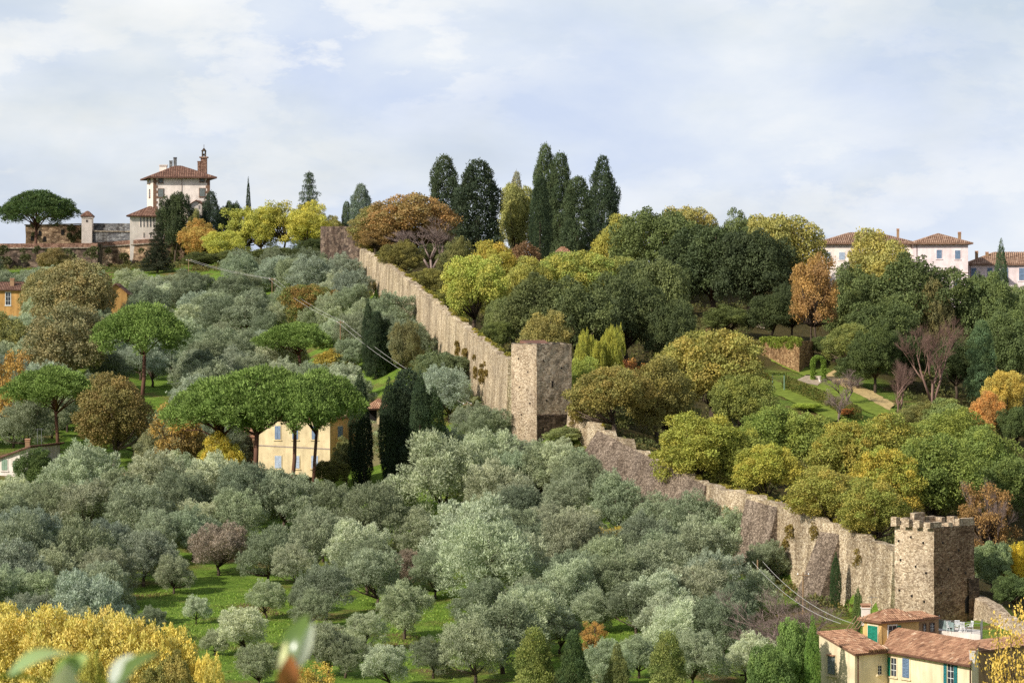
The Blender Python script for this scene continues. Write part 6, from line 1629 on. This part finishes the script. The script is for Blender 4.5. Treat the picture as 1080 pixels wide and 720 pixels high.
# ------------------------------------------------------------------ poles, cables
def pole(px, top, label, hgt=7.0, cross=True, Y=None):
    Yp = np.arange(300, 850, 1.0); X = (px - CX) * Yp / F
    if Y is None:
        g = terr_v(X, Yp) + hgt - (HY - top) * Yp / F; i = np.where((g[1:] >= 0) & (g[:-1] < 0) & (side(X, Yp)[1:] < -2))[0]; Y = float(Yp[i[0] + 1]) if len(i) else 500.0
    x = (px - CX) * Y / F; z = terr(x, Y); zt = (HY - top) * Y / F
    t = thing('utility_pole', label, 'utility pole', (x, Y, z)); b = Vector((x, Y, z))
    mb = MB(); mb.tube([b + Vector((0, 0, -.5)), Vector((x, Y, zt))], [.11, .08], 8); mb.build('post', M['wood'], t)
    if cross:
        mb = MB(); mb.box(Vector((x, Y - .1, zt - .35)), (.7, 0, 0), (0, .05, 0), (0, 0, .06)); mb.build('crossarm', M['wood'], t)
        for s in (-1, 1):
            mb = MB(); q = Vector((x + s * .6, Y - .1, zt - .29)); mb.tube([q, q + Vector((0, 0, .08)), q + Vector((0, 0, .2))], [.05, .07, .04], 8); mb.build('insulator', M['white_paint'], t)
    return Vector((x, Y, zt - .2))
def cable(a, b, label, sag=.6, r=.022, off=.6):
    for s in ((-off, off) if off else (0,)):
        mb = MB(); d = Vector((s, -.1, 0))
        pts = [a.lerp(b, k / 14) + d - Vector((0, 0, sag * 4 * (k / 14) * (1 - k / 14))) for k in range(15)]
        mb.tube(pts, r, 5); t = mb.build('power_cable', M['cable'])
        t['label'] = label + (' (upper wire)' if s > 0 else ' (lower wire)') if off else label
        t['category'] = 'power cable'; t['kind'] = 'thing'; t['group'] = 'power cables over the olive slope'
p1 = pole(199, 273, 'short dark wooden pole at the upper end of the cable line below the fort', 7)
p2 = pole(287, 293, 'pair-armed wooden pole on the slope left of the russet-topped tree', 8)
p3 = pole(359, 338, 'thin pale wooden pole beside the low wide umbrella pine', 9)
p4 = pole(493, 424, 'short pole by the small palm at the foot of the town wall', 5, True)
p5 = pole(799, 590, 'dark wooden pole standing among the olives near the second buttress', 6, False, 352)
p6 = pole(847, 603, 'grey metal pole with twin arms near the third buttress', 6, True, 336)
cable(p1, p2, 'pale power cable from below the fort to the pair-armed pole', .5)
cable(p2, p3, 'pale power cable passing the russet-topped tree', .8)
cable(p3, p4, 'pale power cable running from the slope down past the cypresses', 1.2)
cable(p5, at(893, 657, 289), 'pale power cable dropping to the roof of the cream house', 1.0)

# ------------------------------------------------------------------ grass tufts in the clearings, scrub along the foot of the wall
def tufts():
    R = np.random.default_rng(3); P = []
    for (a, b, c, d), n in (((125, 612, 345, 720), 11000), ((380, 610, 500, 720), 6000), ((600, 640, 680, 720), 2500), ((0, 440, 60, 480), 900), ((195, 330, 300, 420), 2500)):
        px = R.uniform(a, c, n); py = R.uniform(b, d, n)
        Y = 380 - (py - 610) * .62 if b > 500 else (530 if b > 430 else 640) - (py - (460 if b > 430 else 360)) * 1.1
        P.append(np.stack([(px - CX) * Y / F, Y + R.uniform(-6, 6, n)], -1))
    P = np.concatenate(P); Z = terr_v(P[:, 0], P[:, 1]); n = len(P)
    b = np.column_stack([P, Z]); a = R.uniform(0, 6.28, n); h = R.uniform(.06, .22, n); w = R.uniform(.04, .10, n)
    dx = np.stack([np.cos(a) * w, np.sin(a) * w, np.zeros(n)], -1); up = np.stack([R.normal(size=n) * .12, R.normal(size=n) * .12, h], -1)
    V = np.stack([b - dx - [0, 0, .05], b + dx - [0, 0, .05], b + up + dx * .3, b + up - dx * .3], 1).reshape(-1, 3)
    T = np.column_stack([R.random(n), R.random(n) ** 2, R.random(n), np.ones(n)]).repeat(4, 0)
    o = link('grass', fast_mesh('grass', V, np.arange(4 * n).reshape(n, 4), T, M['leaf'])); o['kind'] = 'stuff'; o['label'] = 'short bright grass in the clearings of the olive grove'
    o.color = (*S(112, 142, 52), 1); o['autumn'] = [float(v) for v in S(150, 162, 76)]
tufts()
def scrub():
    R = np.random.default_rng(6); cl = []
    for A, side_ in ((farpts, -1), (midpts, -1), (midpts, 1), (farpts, 1)):
        for i in range(70):
            t = R.random() * (len(A) - 1); j = int(t); p = A[j].lerp(A[j + 1], t - j); g = gnorm(A[j], A[j + 1])
            q = p + g * side_ * R.uniform(2.4, 4.5); s = R.uniform(.5, 1.3); cl.append([q.x, q.y, terr(q.x, q.y) + s * .4, s, s, s * .8])
    for i in range(150):
        px = R.uniform(-20, 345); Y = R.uniform(795, 828) if px < 205 else R.uniform(775, 800); x = (px - CX) * Y / F; s = R.uniform(.6, 1.7); cl.append([x, Y, terr(x, Y) + s * .4, s, s, s * .7])
    o = leaves_obj('undergrowth', cl, 40000, .34, .24, 81, (88, 92, 56), None, (120, 104, 60)); o['kind'] = 'stuff'; o['label'] = 'low scrub and weeds along the feet of the town wall and the fort rampart'
    cl = []
    n = 5200; px = R.uniform(380, 1095, n); Y = R.uniform(345, 740, n); x = (px - CX) * Y / F; sd = side(x, Y); z = terr_v(x, Y)
    for i in range(n):
        q = to_px((x[i], Y[i], z[i]))
        if sd[i] < 4 or (792 < q[0] < 952 and 338 < q[1] < 452): continue
        s = R.uniform(.6, 1.7); cl.append([x[i], Y[i], z[i] + s * .3, s, s, s * .75])
        if len(cl) > 1500: break
    o = leaves_obj('undergrowth', cl, 90000, .42, .3, 82, (76, 82, 46), None, (104, 96, 54), cull=.3); o['kind'] = 'stuff'; o['label'] = 'low leafy undergrowth beneath the garden trees'
    cl = []
    for i in range(260):
        px = R.uniform(1112, 1420); Y = R.uniform(335, 640); x = (px - CX) * Y / F; s = R.uniform(2.2, 4.2)
        cl.append([x, Y, terr(x, Y) + s * .8, s, s, s * 1.1])
    o = leaves_obj('woodland', cl, 60000, .6, .42, 83, (98, 104, 52), None, (126, 112, 54), cull=.5); o['kind'] = 'stuff'; o['label'] = 'mass of mixed woodland carrying on past the gardens'
scrub()

# ------------------------------------------------------------------ out-of-focus sprig close to the camera
def sprig(name, label, base, stem_pts, leaves, fruit=None):
    t = thing(name, label, 'shrub', base)
    mb = MB(); mb.tube(stem_pts, [.012] + [.008] * (len(stem_pts) - 2) + [.004], 6); mb.build('stem', M['bark'], t)
    for (p, q, wd, up, rgb) in leaves:
        p, q = Vector(p), Vector(q); d = q - p; s = d.cross(Vector(up)).normalized(); nn = s.cross(d).normalized(); V, Q = [], []
        for i in range(9):
            u = i / 8; c = p + d * u + nn * (.12 * d.length * math.sin(math.pi * u)); w = wd * math.sin(math.pi * (u * .94 + .04)) ** .8
            for v in (-1, -.5, 0, .5, 1): V.append(c + s * w * v * .5 + nn * (abs(v) * w * .12))
        for i in range(8):
            for j in range(4): k = i * 5 + j; Q.append((k, k + 1, k + 6, k + 5))
        T = np.full((len(V), 4), .5); T[:, 1] = np.linspace(0, 1, len(V))
        o = link('leaf', fast_mesh('leaf', np.array([tuple(v - t.location) for v in V]), np.array(Q), T, M['glossy'], True), t)
        o.color = (*S(*rgb), 1); o['autumn'] = [float(x) for x in S(min(255, rgb[0] * 1.25), min(255, rgb[1] * 1.15), rgb[2])]
M['glossy'] = mat_leaf('glossy_leaf', .25, .25, .5)
b1 = Vector((-.44, 2.7, terr(-.44, 2.7))); b2 = Vector((-.2, 2.7, terr(-.2, 2.7)))
Yf = 2.7
gr, wh = (110, 140, 70), (226, 232, 222)
sprig('laurel_sprig', 'blurred glossy green sprig close to the camera at the lower left corner', b1,
      [b1, at(20, 830, Yf), at(60, 745, Yf), at(72, 716, Yf)],
      [(at(58, 730, Yf), at(-10, 716, Yf), .030, (0, .2, 1), gr), (at(60, 728, 2.72), at(92, 690, 2.70), .026, (0, -.8, .5), (120, 150, 90)), (at(10, 712, 2.66), at(76, 690, 2.70), .024, (0, -.3, 1), (150, 176, 120)),
       (at(64, 728, Yf), at(70, 700, 2.62), .034, (.2, -1, .2), wh), (at(70, 722, Yf), at(104, 735, 2.68), .016, (0, .3, 1), (140, 140, 60))])
sprig('laurel_sprig', 'second blurred green leaf pair beside the lower left corner sprig', b1 + Vector((.05, 0, 0)),
      [b1 + Vector((.05, 0, 0)), at(100, 800, Yf), at(118, 735, Yf)],
      [(at(118, 728, Yf), at(140, 690, 2.72), .020, (0, -1, .3), wh), (at(120, 724, Yf), at(168, 688, 2.72), .018, (0, -.4, 1), (92, 116, 62)), (at(118, 730, Yf), at(96, 712, 2.7), .012, (0, .4, 1), (128, 140, 62))])
sprig('laurel_sprig', 'blurred upright leaf bud with brown base standing alone before the grassy clearing', b2,
      [b2, at(300, 800, Yf), at(303, 730, Yf)],
      [(at(303, 712, Yf), at(324, 648, 2.72), .022, (-.4, -1, .1), (84, 110, 58)), (at(304, 712, Yf), at(330, 654, 2.70), .012, (.6, -1, 0), wh), (at(300, 722, Yf), at(302, 676, 2.69), .008, (-.4, -1, .2), (200, 214, 180)), (at(303, 726, Yf), at(306, 690, 2.67), .021, (.1, -1, .1), (168, 116, 84))])

# ------------------------------------------------------------------ labels that single out each olive
from collections import defaultdict
ORD = ['leftmost', 'second from the left', 'third from the left', 'fourth from the left', 'fifth from the left', 'sixth from the left', 'seventh from the left', 'eighth from the left', 'ninth from the left', 'tenth from the left', 'eleventh from the left', 'twelfth from the left']
by = defaultdict(list)
for r, x, y, rad in olives:
    qx, qy = r['photo_x'], r['photo_y']
    del r['photo_x']; del r['photo_y']
    k = min(range(len(LAND)), key=lambda i: math.hypot(LAND[i][1] - qx, (LAND[i][2] - qy) * 1.4))
    by[k].append((qx, qy, r))
for k, v in by.items():
    v.sort(key=lambda t: t[1]); m = max(1, math.ceil(len(v) / 8)); rows = [v[i * len(v) // m:(i + 1) * len(v) // m] for i in range(m)]
    pres = [''] if m == 1 else ['upper row, ', 'lower row, '] if m == 2 else ['top row, ', 'middle row, ', 'bottom row, '] if m == 3 else [q + ' row down, ' for q in ('first', 'second', 'third', 'fourth', 'fifth', 'sixth', 'seventh')]
    for ri, row in enumerate(rows):
        row.sort(key=lambda t: t[0])
        for i, (qx, qy, r) in enumerate(row):
            o = (ORD[i] if i < len(row) - 1 or len(row) == 1 else 'rightmost').replace(' the ', ' ')
            r['label'] = 'olive tree, ' + (pres[ri] + o + ', ' if len(row) > 1 or m > 1 else 'single, ') + LAND[k][0]

# ------------------------------------------------------------------ light, sky, camera
SUN = Vector((-.76, -.65, 0)).normalized(); EL = math.radians(32)
w = bpy.data.worlds.new('World'); SC.world = w; w.use_nodes = True; w.cycles.sampling_method = 'NONE'
nt = w.node_tree; nt.nodes.clear(); N, L = nt.nodes.new, nt.links.new
sky = N('ShaderNodeTexSky'); sky.sky_type = 'NISHITA'; sky.sun_disc = False; sky.sun_elevation = EL
sky.sun_rotation = math.atan2(SUN.x, SUN.y); sky.air_density = 1.0; sky.dust_density = 1.5; sky.ozone_density = 1.0
tc = N('ShaderNodeTexCoord'); mp = N('ShaderNodeMapping'); mp.inputs['Scale'].default_value = (1, 1, 2.3); L(tc.outputs['Generated'], mp.inputs[0])
def wn(scale, detail, rough, off=(0, 0, 0), dist=0.0):
    m2 = N('ShaderNodeMapping'); m2.inputs['Location'].default_value = off; L(mp.outputs[0], m2.inputs[0])
    n = N('ShaderNodeTexNoise'); n.inputs['Scale'].default_value = scale; n.inputs['Detail'].default_value = detail; n.inputs['Roughness'].default_value = rough; n.inputs['Distortion'].default_value = dist
    L(m2.outputs[0], n.inputs['Vector']); return n.outputs['Fac']
# cloud brightness: soft grey-blue undersides to white tops, in units before the background strength
STR = .10
cl1 = ramp(nt, [(.34, tuple(c / STR for c in S(209, 222, 246))), (.48, tuple(c / STR for c in S(222, 232, 248))), (.58, tuple(c / STR for c in S(234, 241, 250))), (.70, tuple(c / STR for c in S(249, 251, 253)))])
L(wn(10, 8, .55, (3.4, 1.7, .4), .2), cl1.inputs[0])
# heaped white tops with crisp edges, where a broad pattern lets them be
puff = ramp(nt, [(.475, (0, 0, 0)), (.52, (.55, .55, .55)), (.64, (1, 1, 1))]); L(wn(15, 14, .62, (8.3, 2.2, 5.1), .1), puff.inputs[0])
where = ramp(nt, [(.36, (0, 0, 0)), (.56, (1, 1, 1))]); L(wn(6, 3, .5, (1.9, 6.1, 3.3)), where.inputs[0])
pm = N('ShaderNodeMath'); pm.operation = 'MULTIPLY'; L(puff.outputs[0], pm.inputs[0]); L(where.outputs[0], pm.inputs[1])
ccol = mixc(nt, 'MIX', pm.outputs[0], cl1.outputs[0], tuple(c / STR for c in S(253, 254, 254)))
cover = ramp(nt, [(.30, (.55, .55, .55)), (.55, (1, 1, 1))]); L(wn(5, 6, .55, (.7, 9.2, 2.0)), cover.inputs[0])
sep = N('ShaderNodeSeparateXYZ'); L(tc.outputs['Generated'], sep.inputs[0])
fall = ramp(nt, [(.0, (1, 1, 1)), (.16, (.95, .95, .95)), (.40, (.40, .40, .40))]); L(sep.outputs['Z'], fall.inputs[0])
mul = N('ShaderNodeMath'); mul.operation = 'MULTIPLY'; L(cover.outputs[0], mul.inputs[0]); L(fall.outputs[0], mul.inputs[1])
col = mixc(nt, 'MIX', mul.outputs[0], sky.outputs[0], ccol)
bg = N('ShaderNodeBackground'); bg.inputs['Strength'].default_value = STR; L(col, bg.inputs[0])
ow = N('ShaderNodeOutputWorld'); L(bg.outputs[0], ow.inputs[0])

sl = bpy.data.lights.new('sun', 'SUN'); sl.energy = 5.0; sl.angle = math.radians(.53); sl.color = (1.0, .945, .86)
so = bpy.data.objects.new('sun', sl); C.objects.link(so)
dv = Vector((SUN.x * math.cos(EL), SUN.y * math.cos(EL), math.sin(EL)))
so.rotation_euler = dv.to_track_quat('Z', 'Y').to_euler(); so.location = (-200, -100, 200)

cam = bpy.data.cameras.new('camera'); co = bpy.data.objects.new('camera', cam); C.objects.link(co)
co.rotation_euler = (math.radians(90), 0, 0); cam.sensor_fit = 'HORIZONTAL'; cam.sensor_width = 36; cam.lens = F / 1080 * 36
cam.shift_y = (HY - 360) / 1080.0; cam.clip_start = .3; cam.clip_end = 12000
cam.dof.use_dof = True; cam.dof.focus_distance = 430; cam.dof.aperture_fstop = 14
SC.camera = co
SC.render.engine = 'CYCLES'; SC.cycles.max_bounces = 5; SC.cycles.diffuse_bounces = 3; SC.cycles.transmission_bounces = 3; SC.cycles.glossy_bounces = 2
SC.cycles.use_adaptive_sampling = True; SC.cycles.adaptive_threshold = .015; SC.cycles.use_denoising = False; SC.cycles.use_light_tree = False
SC.cycles.caustics_reflective = False; SC.cycles.caustics_refractive = False
SC.view_settings.view_transform = 'Standard'; SC.view_settings.look = 'None'; SC.view_settings.exposure = 0; SC.view_settings.gamma = 1
